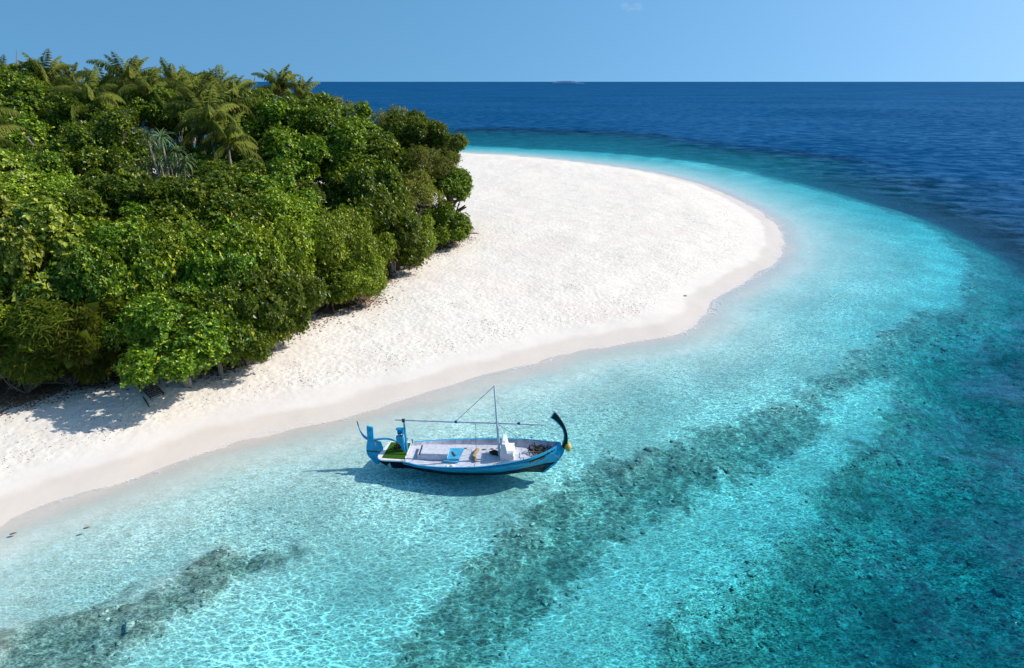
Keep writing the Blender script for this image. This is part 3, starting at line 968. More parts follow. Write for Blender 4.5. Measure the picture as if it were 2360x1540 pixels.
PALMS = [
    (105, 203, 66, 1.05, 16, 'tall palm on the skyline third from the left edge of the grove'),
    (8, 182, 76, .9, 14, 'palm tip on the skyline in the upper left corner'),
    (205, 245, 57, .95, 14, 'pale-fronded palm at the left end of the middle palm group'),
    (240, 208, 70, .95, 14, 'palm second from the left in the middle palm group'),
    (300, 198, 68, 1.1, 18, 'tallest palm in the middle group on the skyline'),
    (345, 222, 63, .95, 14, 'palm directly right of the tallest middle palm'),
    (402, 202, 76, .95, 14, 'palm right of the middle group beside the skyline crown'),
    (455, 238, 60, .95, 14, 'palm with upright fronds in front of the skyline crown'),
    (505, 202, 84, .8, 12, 'small far palm where the sea horizon meets the grove'),
    (535, 246, 62, 1.0, 15, 'palm with bright fronds left of the paired palms'),
    (525, 332, 56.5, .95, 14, 'large shaded palm with long fronds hanging over the front ridge'),
    (645, 212, 88, 1.05, 17, 'left palm of the pair standing against the horizon'),
    (697, 228, 88, .95, 16, 'right palm of the pair standing against the horizon'),
    (-40, 268, 50, .85, 13, 'palm cut by the left edge, its upper frond reaching in'),
    (-48, 345, 46, .9, 13, 'palm cut by the left edge with a frond bent low over the crowns'),
    (484, 285, 56, .95, 14, 'leaning palm between the skyline palms and the large shaded palm'),
    (165, 192, 76, .8, 12, 'small palm on the skyline left of the middle group'),
]
for i, (px, py, D, sc_, nf, lab) in enumerate(PALMS):
    c = atd(px, py, D)
    g = min(ground(c[0], c[1]), 1.5)
    t = thing('coconut_palm', lab, 'palm tree', (c[0], c[1], g), 0, 'coconut palms of the island grove')
    h = c[2] - g
    link('trunk', palm_trunk(i, h), M_PALE_BARK, t)
    rn = random.Random(100 + i)
    ph0 = rn.uniform(0, 6.28)
    nf = int(nf * 1.35)
    for k in range(nf):
        q = k / nf
        me = FRONDS[min(4, int(q * 5))] if k < nf - 1 else FROND_OLD
        f = link('frond', me, None, t)
        f.location = (0, 0, h - .15 + .3 * (1 - q))
        f.rotation_euler = (rn.uniform(-.15, .15), rn.uniform(-.18, .18), ph0 + k * 2.399963 + rn.uniform(-.25, .25))
        z = .95 * sc_ * rn.uniform(.85, 1.1); f.scale = (z, z, z)
    for k in range(5):
        n_ = link('coconut', NUT, None, t)
        a = k * 1.256 + ph0; n_.location = (math.cos(a) * .27, math.sin(a) * .27, h - .32 - .1 * (k % 2))

# ------------------------------------------------------------------ screw pine
base = atd(385, 440, 46.3); base[2] = min(ground(base[0], base[1]), 1.5)
t = thing('screw_pine', 'screw pine with pale bare branches and spiky leaf rosettes above the front ridge', 'tree', base)


def rosette_mesh(seed):
    g = np.random.default_rng(seed); n = 46
    ph = g.uniform(0, 6.28, n); el = np.radians(g.uniform(-35, 80, n))
    Vs, Fs, n0 = [], [], 0
    for a, e in zip(ph, el):
        L = g.uniform(.8, 1.15); w = .06; k = 5
        d = np.array([math.cos(a), math.sin(a)]); pts = []; p = np.zeros(3); ang = e
        sd = np.array([-math.sin(a), math.cos(a), 0])
        for i in range(k + 1):
            ww = w * (1 - (i / k) ** 2 * .9) / 2
            pts += [p - sd * ww, p + sd * ww]
            p = p + np.array([d[0] * math.cos(ang), d[1] * math.cos(ang), math.sin(ang)]) * L / k
            ang -= R(22)
        Vs.append(np.array(pts))
        Fs.append(np.array([(n0 + 2 * i, n0 + 2 * i + 1, n0 + 2 * i + 3, n0 + 2 * i + 2) for i in range(k)])); n0 += len(pts)
    return mesh_np('leaf_rosette', np.concatenate(Vs), np.concatenate(Fs))


ROS = [rosette_mesh(i) for i in range(2)]
for r_ in ROS:
    r_.materials.append(M_STRAP)
HEADS = [(340, 318), (372, 318), (352, 348), (405, 350), (341, 388), (322, 395), (415, 395), (392, 372), (368, 372), (425, 372)]
bt = MB()
for k, (px, py) in enumerate(HEADS):
    h = atd(px, py, 46.3 + (k % 3 - 1) * .7) - base
    fork = Vector((h[0] * .35 + .1 * (k % 2), h[1] * .3, h[2] * (.55 + .05 * (k % 3))))
    bt.tube([Vector((0, 0, -.1)), fork * .6, fork], [.16, .13, .1], 7)
    bt.tube([fork, fork.lerp(Vector(h), .5) + Vector((.1, 0, -.12)), Vector(h)], [.09, .07, .06], 6)
bt.build('trunk', M_PALE_BARK, t, 60)
for k, (px, py) in enumerate(HEADS):
    h = atd(px, py, 46.3 + (k % 3 - 1) * .7) - base
    o = link('leaf_rosette', ROS[k % 2], None, t)
    o.location = h; o.rotation_euler = (random.uniform(-.4, .4), random.uniform(-.4, .4), k * 1.7); o.scale = (1.15,) * 3

# ------------------------------------------------------------------ the boat
M_BLUE = paint('blue_paint', (.012, .41, .70), .42, .16, 4.5, .12, .4)
M_BLUE_EDGE = paint('light_blue_paint', (.035, .36, .62), .35, .08, 3, 0, .5)
M_BLACK = paint('black_paint', (.008, .009, .011), .3, .2, 3, 0, .5)
M_NAVY = paint('navy_bottom_paint', (.006, .018, .035), .5, .3, 3, .1, .3)
M_DECK = paint('grey_deck_paint', (.60, .61, .67), .6, .13, 5.5, .15, .3)
M_BULWARK = paint('grey_bulwark_paint', (.47, .47, .55), .6, .26, 3.5, .15, .3)
M_WHITE = paint('white_paint', (.80, .80, .79), .5, .09, 5, .05, .4)
M_POLE = paint('pale_pole_paint', (.60, .66, .70), .4, .14, 5, 0, .4)
M_MAT = paint('green_turf_mat', (.045, .125, .012), .95, .18, 22, .9, .1)
M_CYAN = paint('turquoise_board_paint', (.07, .42, .66), .45, .12, 5, .05, .4)
M_DARK = paint('slot_shade_and_black_bag', (.012, .016, .018), .8, .2)
M_ROPE_DARK = paint('dark_rope', (.045, .038, .033), .95, .3, 30, .6, .1)
M_ROPE_TAN = paint('tan_rope', (.42, .31, .17), .95, .25, 30, .6, .1)
M_ROPE_GREEN = paint('weathered_rope', (.21, .21, .15), .95, .3, 30, .6, .1)
M_ORANGE = paint('orange_net', (.78, .36, .06), .8, .2, 20, .5, .2)
M_YELLOW = paint('yellow_float_plastic', (.72, .50, .10), .5, .12, 8, .1, .4)
M_CORD = paint('grey_cord', (.16, .17, .18), .9, .1)
M_GLASS = paint('compass_glass', (.25, .32, .36), .1, .2, 20, 0, .8)
M_WOOD = paint('brown_wood', (.20, .13, .08), .8, .25, 6, .3, .2)
M_BLUE_TIE = paint('dark_blue_lashing', (.01, .05, .25), .8, .2)

BYAW = R(-3.1)
BO = Vector((-1.688, 27.35, 0))
boat = thing('wooden_boat', 'blue wooden fishing boat with a black curled prow floating off the beach', 'boat', BO, BYAW)
BM = Matrix.Translation(BO) @ Matrix.Rotation(BYAW, 4, 'Z')


def on_boat(p):
    return BM @ Vector(p)


ST_X = [-4.22, -3.95, -3.6, -3.2, -3.0, -2.5, -2.0, -1.5, -1.0, -.5, 0, .5, 1.0, 1.5, 2.0, 2.5, 3.0, 3.4, 3.7, 3.88]
ST_H = [.05, .34, .62, .84, .92, 1.08, 1.18, 1.235, 1.27, 1.29, 1.285, 1.26, 1.20, 1.12, 1.0, .85, .62, .36, .16, .045]
ST_Z = [.50, .48, .47, .46, .455, .44, .44, .455, .475, .50, .525, .565, .615, .665, .72, .79, .88, .98, 1.08, 1.15]
WL_X = [-4.22, -3.33, -2.14, -1.2, -.3, 1.0, 1.9, 2.78, 3.4, 3.88]
WL_H = [.02, .17, .67, .90, .93, .82, .60, .30, .09, .03]
STEM_Z = [-.45, 0, .3, .62, .9, 1.2]; STEM_X = [3.1, 3.60, 3.82, 3.98, 3.95, 3.88]
hx = np.linspace(-4.22, 3.88, 64)


def curve(x, X, Y):
    pts = smooth_line(list(zip(X, Y)), 8); pts = np.array(pts)
    return np.interp(x, pts[:, 0], pts[:, 1])


def hb(x): return curve(x, ST_X, ST_H)
def zs(x): return curve(x, ST_X, ST_Z)


def row(x, kind):
    """x, half beam, height of one hull line"""
    h, z1, w = hb(x), zs(x), curve(x, WL_X, WL_H)
    zb = .04 + .12 * sstep(1.5, 3.6, x) + .12 * sstep(-3.0, -3.9, x)
    if kind == 'gun':
        y, z = h, z1
    elif kind == 'mid':
        z = zb + (z1 - zb) * .55; y = w + (h - w) * (z / z1) ** .75
    elif kind == 'bound':
        z = zb; y = w + (h - w) * (zb / z1) ** .85
    elif kind == 'wl':
        z = np.zeros_like(x) - .02; y = w
    elif kind == 'bilge':
        z = np.zeros_like(x) - .28; y = w * .72
    else:
        z = np.zeros_like(x) - .42; y = w * 0 + .015
    sx = np.interp(z, STEM_Z, STEM_X)
    xx = np.where(x > 1, 1 + (x - 1) * (sx - 1) / 2.88, x)
    xx = np.where(x < -3, xx + (-3 - x) * .28 * np.clip((z1 - z) / .9, 0, 1), xx)
    return xx, y, z


def hull_part(name, kinds, mat, flip=False):
    V, F = [], []
    for sg in (-1, 1):
        base = len(V)
        for kd in kinds:
            xx, y, z = row(hx, kd)
            V += [(a, sg * b, c) for a, b, c in zip(xx, y, z)]
        n = len(hx)
        for r_ in range(len(kinds) - 1):
            for i in range(n - 1):
                a = base + r_ * n + i
                q = (a, a + 1, a + n + 1, a + n)
                F.append(q if sg > 0 else q[::-1])
    me = bpy.data.meshes.new(name); me.from_pydata(V, [], F); smooth(me)
    o = link(name, me, mat, boat)
    so_ = o.modifiers.new('thick', 'SOLIDIFY'); so_.thickness = .03; so_.offset = -1
    return o


hull_part('hull', ['gun', 'mid', 'bound'], M_BLUE)
hull_part('hull_bottom', ['bound', 'wl', 'bilge', 'keel'], M_NAVY)


def rail(name, mat, off_y, dz0, dz1, th, x0=-3.15, x1=3.84, wf=None):
    """strip that follows both gunwales"""
    mb = MB()
    x = np.linspace(x0, x1, 56); h = hb(x); z = zs(x)
    for sg in (-1, 1):
        b = len(mb.v)
        for a, y, zz in zip(x, h, z):
            k = wf(a) if wf else 1
            yo = y + off_y; yi = max(.005, yo - th)
            mb.v += [(a, sg * yo, zz + dz1), (a, sg * yi, zz + dz1), (a, sg * yi, zz + dz1 - (dz1 - dz0) * k), (a, sg * yo, zz + dz1 - (dz1 - dz0) * k)]
        for i in range(len(x) - 1):
            for e in range(4):
                q = (b + i * 4 + e, b + i * 4 + (e + 1) % 4, b + i * 4 + 4 + (e + 1) % 4, b + i * 4 + 4 + e)
                mb.f.append(q if sg < 0 else q[::-1])
        c = b + (len(x) - 1) * 4
        mb.f.append((b + 3, b + 2, b + 1, b)); mb.f.append((c, c + 1, c + 2, c + 3))
    return mb.build(name, mat, boat)


rail('gunwale', M_BLUE_EDGE, .024, -.012, .012, .045)
rail('rub_rail', M_BLUE_EDGE, .028, -.10, -.075, .04)
rail('black_stripe', M_BLACK, .012, -.185, -.104, .02, -2.6, 3.86, lambda a: .22 + .9 * float(sstep(1.6, 3.7, a)))


def hull_y(a, z):
    """inner half beam of the planking at station a, height z"""
    xa = np.array([a]); h = float(hb(xa)[0]); z1 = float(zs(xa)[0]); w = float(curve(xa, WL_X, WL_H)[0])
    return max(.01, w + (h - w) * max(0., z / z1) ** .75 - .05)


def deck_z(x):
    return np.interp(x, [-3.2, -2, 0, 1, 2, 3, 3.7], [.36, .27, .285, .34, .42, .55, .68])


x = np.linspace(-3.12, 3.66, 50)
mb = MB(); bl = MB()
for sg in (1,):
    for a in x:
        y = hull_y(a, float(deck_z(a))) + .01
        mb.v += [(a, -y, float(deck_z(a))), (a, y, float(deck_z(a)))]
    for i in range(len(x) - 1):
        mb.f.append((2 * i, 2 * i + 2, 2 * i + 3, 2 * i + 1))
mb.build('deck', M_DECK, boat)
for sg in (-1, 1):
    b = len(bl.v)
    for a in x:
        z1 = float(zs(np.array([a]))[0]); zd = float(deck_z(a)) - .01
        for q in (0, .5, 1):
            zz = zd + (z1 - .004 - zd) * q
            bl.v.append((a, sg * hull_y(a, zz), zz))
    for i in range(len(x) - 1):
        for e in (0, 1):
            q = (b + 3 * i + e, b + 3 * i + e + 1, b + 3 * i + e + 4, b + 3 * i + e + 3)
            bl.f.append(q if sg < 0 else q[::-1])
bl.build('bulwark', M_BULWARK, boat)
# covers let into the deck, edges raised a little
for (cx, cy, sx, sy) in ((.05, .62, .55, .42), (-.55, -.78, .6, .4), (.32, -.72, .5, .4), (2.25, .0, .4, .5)):
    MB().bevel_box((cx, cy, float(deck_z(cx)) + .006), (sx, sy, .016), .006).build('deck_cover', M_DECK, boat)

# seams between the deck panels, a few millimetres proud
sm_ = MB()
for a in (-2.75, -1.02, -.28, .48, 2.1, 2.62):
    y = hull_y(a, float(deck_z(a))) - .02
    sm_.box((a, 0, float(deck_z(a)) + .002), (.012, 2 * y, .006))
for yy in (-.62, .62):
    for a in np.arange(-2.6, 1.9, .25):
        sm_.box((a, yy, float(deck_z(a)) + .003), (.25, .010, .007))
sm_.build('deck_seams', M_BULWARK, boat)
# prow
outer = [(3.58, 2.69), (3.74, 2.5), (3.87, 2.31), (4.0, 2.09), (4.10, 1.85), (4.17, 1.62), (4.20, 1.4), (4.20, 1.2), (4.16, 1.02)]
inner = [(3.42, 2.42), (3.57, 2.32), (3.70, 2.20), (3.83, 2.06), (3.94, 1.9), (4.01, 1.72), (4.04, 1.52), (4.03, 1.32), (3.98, 1.15)]
outer = [tuple(p) for p in smooth_line(outer, 3)]; inner = [tuple(p) for p in smooth_line(inner, 3)]
MB().prism(outer + [(4.09, .84), (3.93, .98)] + inner[::-1], -.05, .05).build('prow', M_BLACK, boat)
band = [(a[0] - .028 * 1.0, a[1] - .012) for a in inner]
tr = MB(); n = len(inner)
for i in range(n):
    for yy in (-.062, .062):
        tr.v += [(inner[i][0] + .014, yy, inner[i][1] + .006), (band[i][0], yy, band[i][1])]
for i in range(n - 1):
    a = i * 4
    tr.f += [(a, a + 4, a + 5, a + 1), (a + 2, a + 3, a + 7, a + 6), (a + 1, a + 5, a + 7, a + 3), (a, a + 2, a + 6, a + 4)]
tr.f += [(0, 1, 3, 2), (4 * n - 4, 4 * n - 2, 4 * n - 1, 4 * n - 3)]
tr.build('prow_trim', M_BLUE_EDGE, boat)
MB().prism([(3.40, 2.40), (3.575, 2.71), (3.60, 2.70), (3.435, 2.40)], -.064, .064).build('prow_cap', M_BLUE_EDGE, boat)
MB().prism([(3.92, .96), (4.085, .86), (4.03, .62), (3.86, .3), (3.62, -.02), (3.2, -.40), (3.05, -.44), (3.5, .02), (3.74, .34), (3.86, .66)], -.04, .04).build('stem', M_BLUE, boat)

# stern platform, mat
plat = [(-4.36, -.42), (-4.34, -.62), (-4.26, -.78), (-4.12, -.86), (-3.9, -.88), (-3.10, -.90), (-3.06, -.2), (-3.08, .90), (-3.9, .86), (-4.05, .84), (-4.12, .74)]
MB().slab(plat, .455, .515).build('stern_platform', M_WHITE, boat)
MB().slab([(-4.13, -.70), (-3.10, -.78), (-3.08, .68), (-4.02, .72)], .517, .532).build('turf_mat', M_MAT, boat)
# rudder with upright head, tiller
rud = MB().prism([(-4.93, 1.02), (-4.64, 1.0), (-4.32, .93), (-4.22, .62), (-4.30, .2), (-4.42, -.1), (-4.5, -.24), (-4.62, -.2), (-4.80, .0), (-4.95, .18), (-5.02, .42), (-5.0, .7)], -.035, .035).build('rudder', M_BLUE, boat)
MB().prism([(-4.91, 1.75), (-4.63, 1.68), (-4.64, .96), (-4.93, .98)], -.05, .05).build('rudder_head', M_BLUE, boat)
MB().prism([(-5.005, .50), (-4.25, .44), (-4.255, .39), (-5.012, .43)], -.039, .039).build('rudder_stripe', M_BLACK, boat)
MB().prism([(-4.47, -.05), (-4.32, .1), (-4.2, .46), (-3.9, .46), (-3.9, .0), (-4.1, -.3)], -.06, .06).build('stern_post', M_NAVY, boat)
tl = smooth_line([(-5.34, .0, 1.95), (-5.25, .0, 1.54), (-5.10, .0, 1.23), (-4.9, .0, 1.07), (-4.6, .0, 1.05), (-4.2, .02, 1.09), (-3.9, .05, 1.06), (-3.5, .1, .88)], 5)
MB().tube(tl, list(np.interp(np.linspace(0, 1, len(tl)), [0, .12, .35, .5, 1], [.018, .028, .065, .06, .045])), 8).build('tiller', M_BLUE_EDGE, boat, 60)
MB().tube([(-5.345, 0, 1.97), (-5.30, 0, 1.74)], [.02, .027], 8).build('tiller_tip', M_BLACK, boat, 60)
# bracket post with compass box
MB().tube([(-3.13, 0, .40), (-3.16, 0, 1.2), (-3.20, 0, 2.10)], [.06, .055, .04], 8).build('boom_post', M_BLUE_EDGE, boat, 60)
MB().prism([(-3.58, 1.27), (-3.27, 1.31), (-3.19, .46), (-3.25, .46), (-3.36, .78), (-3.47, 1.0), (-3.56, 1.08)], -.14, .05).build('helm_bracket', M_BLUE, boat)
cb = MB()
cb.box((-3.40, .0, 1.64), (.34, .24, .03)).box((-3.26, .0, 1.49), (.03, .24, .30)).box((-3.42, .11, 1.47), (.28, .02, .30))
cb.build('compass_hood', M_BLUE, boat)
MB().tube([(-3.43, -.03, 1.30), (-3.43, -.03, 1.40)], .075, 12).build('compass', M_GLASS, boat, 40)
# engine hatch: open slot at its aft end
hz = .285
h = MB(); h.bevel_box((-1.84, .09, hz + .13), (1.22, .92, .26), .012)
h.box((-2.58, .09, hz + .12), (.03, .92, .24)).box((-2.50, .535, hz + .12), (.16, .03, .24)).box((-2.50, -.355, hz + .12), (.16, .03, .24))
h.build('engine_hatch', M_DECK, boat)
MB().box((-2.51, .09, hz + .04), (.11, .86, .05)).build('hatch_slot_shade', M_DARK, boat)  # solid dark block in the slot, painted as the shade inside
MB().box((-1.83, .09, hz + .267), (1.27, .96, .012)).build('hatch_lid', M_DECK, boat)
# mast, boom
MB().tube([(1.12, 0, .38), (1.05, 0, 1.6), (.98, .0, 2.7), (.90, 0, 3.92)], [.055, .05, .045, .032], 10).build('mast', M_POLE, boat, 60)
boom = MB().tube([(-3.6, .06, 2.06), (-1, .06, 2.03), (1.05, .07, 2.02), (3.12, .06, 1.99)], [.045, .05, .048, .04], 8).build('boom', M_POLE, boat, 60)
for bx in (-.84, 1.03, 2.0):
    MB().tube([(bx - .05, .06, 2.03), (bx + .05, .06, 2.03)], .065, 8).build('lashing', M_BLUE_TIE, boat, 60)
MB().tube([(-3.22, .0, 1.98), (-3.22, .03, 2.12)], .07, 8).build('lashing', M_BLACK, boat, 60)
MB().tube([(.9, 0, 3.86), (-.84, .06, 2.06)], .012, 5).build('stay', M_CORD, boat)
MB().tube([(1.03, 0, 2.02), (2.75, .25, .66)], .010, 5).build('stay', M_CORD, boat)
MB().tube([(.97, 0, 3.2), (2.3, .9, .78)], .006, 5).build('stay', M_CORD, boat)
MB().tube([(.05, .05, 2.0), (.02, .3, .38)], .010, 5).build('stay', M_CORD, boat)
MB().tube([(2.75, .25, .66), (3.3, -.38, .98)], .008, 5).build('stay', M_CORD, boat)
MB().tube([(-4.6, -.06, 1.0), (-4.35, -.35, .5), (-4.2, -.6, .45)], .010, 5).build('rudder_line', M_ROPE_TAN, boat)
# cleats and small posts on the stern corners
for (cx, cy, cz) in ((-3.05, .84, .44), (-3.06, -.84, .44), (-3.3, .86, .5)):
    mb = MB(); mb.tube([(cx, cy, cz), (cx, cy, cz + .22)], .018, 6); mb.tube([(cx - .05, cy, cz + .15), (cx + .05, cy, cz + .15)], .014, 6)
    mb.build('cleat', M_BLACK, boat)
for cx in (2.25, 2.6, 3.3, 3.42):
    y = float(hb(np.array([cx]))[0]); z1 = float(zs(np.array([cx]))[0])
    MB().tube([(cx, -y + .02, z1), (cx, -y + .02, z1 + .09)], .014, 6).build('cleat', M_BLACK, boat)
for cx in (-3.7, -3.4):
    MB().tube([(cx, -.15, .15), (cx + .05, -.16, -.35)], .03, 6).build('propeller_strut', M_NAVY, boat)
# registration board on the near bow: black with small pale characters that cannot be read
pb = []
for cx in (2.50, 3.12):
    xa = np.array([cx]); y = float(hb(xa)[0]); z1 = float(zs(xa)[0]); w = float(curve(xa, WL_X, WL_H)[0])
    top, bot = z1 - .215, z1 - .36
    f_ = lambda zq: w + (y - w) * max(0, zq / z1) ** .78
    sx = lambda zq: 1 + (cx - 1) * (float(np.interp(zq, STEM_Z, STEM_X)) - 1) / 2.88
    pb.append([(sx(bot), -f_(bot) - .022, bot), (sx(top), -f_(top) - .022, top)])
A, B = Vector(pb[0][0]), Vector(pb[0][1]); Cc, Dd = Vector(pb[1][0]), Vector(pb[1][1])
nrm = (Cc - A).cross(B - A).normalized()
if nrm.y > 0:
    nrm = -nrm
brd = MB().add([A, Cc, Dd, B, A - nrm * .03, Cc - nrm * .03, Dd - nrm * .03, B - nrm * .03], [(0, 1, 2, 3), (7, 6, 5, 4), (0, 4, 5, 1), (1, 5, 6, 2), (2, 6, 7, 3), (3, 7, 4, 0)]).build('name_board', M_BLACK, boat)
gl_ = MB(); rn = random.Random(4)


def board_pt(u, v): return (A.lerp(Cc, u)).lerp(B.lerp(Dd, u), v) + nrm * .004


def stroke(u0, v0, u1, v1, w=.012):
    a, b = board_pt(u0, v0), board_pt(u1, v1)
    d = (b - a).normalized(); s = d.cross(nrm) * w / 2
    gl_.add([a - s, a + s, b + s, b - s], [(0, 1, 2, 3)])


for q in range(9):
    u = .09 + q * .094
    if q in (1, 7):
        stroke(u + .01, .5, u + .05, .5); continue
    stroke(u, .25, u, .75)
    stroke(u, .72, u + .055, .72)
    if q % 2 == 0:
        stroke(u, .5, u + .05, .5); stroke(u + .05, .5, u + .05, .72)
    else:
        stroke(u + .055, .27, u + .055, .72); stroke(u, .27, u + .055, .27)
gl_.build('board_lettering', M_POLE, brd)

# seat block just forward of the mast: a thing on deck
sz = .355
st = thing('box_seat', 'white box seat with a raised back standing before the mast on the boat', 'seat', on_boat((1.5, .05, sz)), BYAW)
MB().prism([(-.30, .0), (.26, .0), (.26, .36), (.0, .38), (-.10, .84), (-.235, .84), (-.34, .36)], -.44, .52).build('seat', M_WHITE, st)
MB().bevel_box((.10, .04, .395), (.36, .90, .035), .01).build('seat_board', M_WHITE, st)
MB().box((.28, .04, .12), (.03, .9, .22)).box((.36, -.10, .03), (.16, .06, .04)).build('foot_rail', M_WHITE, st)

# turquoise slatted board lying across the hatch edge and the deck
pn = thing('slatted_board', 'turquoise board of narrow planks lying on the grey deck beside the hatch', 'board', on_boat((-.98, -.02, .31)), BYAW)
for k in range(13):
    u = (k - 6) * .094
    MB().box((.09 * (u / .6), u, .035 + .05 * max(0, u)), (.66, .086, .028)).build('plank', M_CYAN, pn)
MB().box((-.26, 0, .01), (.05, 1.16, .02)).box((.26, 0, .01), (.05, 1.16, .02)).build('batten', M_CYAN, pn)


def boat_item(name, label, cat, mb, mat, p, rz=0, sm=None):
    o = mb.build(name, mat, None, sm, label=label, category=cat)
    o.location = on_boat(p); o.rotation_euler = (0, 0, BYAW + rz)
    return o


boat_item('wooden_stick', 'short brown wooden stick lying on the turquoise slatted board', 'stick', MB().bevel_box((0, 0, .03), (.05, .42, .05), .01), M_WOOD, (-.98, .05, .375), R(28))


def rope_coil(seed, n, spread, r, flat=.4):
    rn = random.Random(seed); mb = MB(); pts = []
    for i in range(n):
        a = i * .95 + rn.uniform(-.4, .4); q = rn.uniform(.25, 1)
        pts.append((math.cos(a) * spread[0] * q, math.sin(a) * spread[1] * q, r + abs(rn.gauss(0, 1)) * flat * .12))
    mb.tube(smooth_line(pts, 4), r, 5)
    return mb


boat_item('rope_pile', 'tangled dark anchor ropes heaped on the deck inside the bow', 'rope', rope_coil(2, 46, (.62, .36), .016, 1.0), M_ROPE_DARK, (2.92, .22, .545), 0, 180)
boat_item('rope_pile', 'pale weathered rope loops beside the dark rope heap in the bow', 'rope', rope_coil(5, 30, (.5, .30), .014, .6), M_ROPE_GREEN, (3.02, .12, .555), .3, 180)
boat_item('black_coil', 'black coiled line lying on the green turf mat under the helm bracket', 'rope', rope_coil(3, 40, (.2, .2), .022, .8), M_ROPE_DARK, (-3.55, .18, .533), 0, 180)
rb = MB()
rb.tube(smooth_line([(.06, .52, .06), (.0, .3, .1), (-.06, .0, .09), (-.08, -.2, .08), (.0, -.42, .09), (.06, -.58, .06)], 5), [.05, .075, .085, .09, .085, .09, .08, .075, .085, .07, .085, .08, .07, .08, .085, .09, .08, .07, .085, .085, .08, .08, .075, .07, .06, .05], 9)
boat_item('rope_bundle', 'tan rolled rope bundle lying across the middle of the deck', 'rope', rb, M_ROPE_TAN, (.02, .08, .29), 0, 180)
boat_item('cloth_bag', 'crumpled black bag on deck in the shadow behind the white seat', 'bag', MB().blob((0, 0, .09), (.24, .13, .10), 10, 7, .22, 3).blob((.22, -.05, .06), (.15, .10, .07), 9, 6, .2, 6), M_DARK, (.88, .20, .335), -.25, 180)
boat_item('orange_net', 'orange net bundle against the near gunwale beside the white seat', 'net', rope_coil(8, 34, (.17, .09), .018, .5), M_ORANGE, (1.0, -.90, .35), .2, 180)
boat_item('brown_rope', 'brown rope stretched along the near gunwale forward of the orange net', 'rope', MB().tube(smooth_line([(0, 0, .03), (.3, .07, .03), (.6, .1, .04), (1.0, .22, .03), (1.1, .26, .05)], 5), .022, 6), M_WOOD, (1.15, -.88, .37), .0, 180)
for k, (bx, s_, lab) in enumerate(((-1.14, .075, 'smaller white float of the pair on the near side deck'), (-.91, .105, 'larger white float of the pair on the near side deck'))):
    boat_item('deck_float', lab, 'float', MB().blob((0, 0, s_ * .8), (s_ * 1.25, s_, s_ * .8), 12, 8, .03, k), M_WHITE, (bx, -.98, .28), .2, 180)
by = MB().blob((0, 0, 0), (.15, .14, .20), 14, 10, .03, 2)
by.tube([(0, 0, .18), (-.02, 0, .26)], .03, 8)
boat_item('bow_float', 'yellow plastic float hanging at the black prow', 'float', by, M_YELLOW, (4.22, -.12, .98), 0, 180)
for k, (qx, qy, an) in enumerate(((.35, .62, .2), (.72, .66, -.3), (-.55, .72, .1), (-.2, -.92, .3), (1.0, .75, .9))):
    boat_item('dry_leaf', ('curled brown leaf on deck before the far bulwark, left of the stay', 'reddish brown leaf on deck near the foot of the mast', 'brown leaf on deck behind the turquoise board', 'thin dark leaf near the two white floats', 'small dark leaf by the far bulwark beside the mast')[k], 'leaf',
              MB().blob((0, 0, .018), (.11, .03, .018), 8, 5, .25, k), M_WOOD, (qx, qy, float(deck_z(qx)) + .014), an, 180)

# anchor line: from the bow down to the sea bed off the starboard bow
e0 = on_boat((3.3, -.42, .95)); e1 = Vector(at(1690, 1280, -2.1)); e1.z = ground(e1.x, e1.y) + .02
pts = [e0.lerp(e1, q) + Vector((0, 0, -.35 * math.sin(math.pi * q) * (1 - q))) for q in np.linspace(0, 1, 14)]
MB().tube(pts, .010, 5).build('anchor_line', M_ROPE_TAN, None, None, label='thin anchor line running from the bow down into the water', category='rope')

# ------------------------------------------------------------------ under the grove and on the sand
lp = at(348, 898, 1.05); lg = ground(lp[0], lp[1])
M_OLD = paint('weathered_dark_wood', (.075, .06, .05), .9, .3, 6, .3, .1)
lo = thing('wooden_lounger', 'dark slatted wooden lounger in the tree shade on the sand', 'lounger', (lp[0], lp[1], lg), R(-38))
for sy in (-.36, .36):
    MB().tube([(-.62, sy, .52), (.62, sy, .12)], .035, 6).build('side_rail', M_OLD, lo)
for k in range(10):
    q = k / 9
    MB().box((-.58 + 1.16 * q, 0, .56 - .38 * q), (.085, .74, .022), Matrix.Rotation(R(18), 3, 'Y')).build('slat', M_OLD, lo)
for (lx, lz) in ((-.55, .5), (.55, .15)):
    for sy in (-.33, .33):
        MB().box((lx, sy, lz / 2), (.05, .05, lz)).build('leg', M_OLD, lo)
pl = at(334, 915, 1.0)
o = MB().tube([(-.75, 0, .06), (0, .02, .05), (.75, 0, .05)], .035, 6).build('wooden_pole', M_OLD, None, 60, label='dark straight pole lying on the shaded sand left of the lounger', category='pole')
o.location = (pl[0], pl[1], ground(pl[0], pl[1])); o.rotation_euler = (0, 0, R(-52))


def dead_branch(seed, n, h, sp):
    rn = random.Random(seed); mb = MB()
    for i in range(n):
        a = rn.uniform(0, 6.28); l_ = rn.uniform(.5, 1) * sp
        p1 = Vector((math.cos(a) * l_ * .5, math.sin(a) * l_ * .5, h * rn.uniform(.3, .7)))
        p2 = Vector((math.cos(a + .3) * l_, math.sin(a + .3) * l_, h * rn.uniform(.2, 1)))
        mb.tube([(0, 0, 0), p1, p2], [.025, .016, .006], 4)
        for b in range(3):
            p3 = p1 + Vector((rn.uniform(-.5, .5), rn.uniform(-.5, .5), rn.uniform(0, .4))) * sp * .6
            mb.tube([p1, p3], [.012, .004], 4)
    return mb


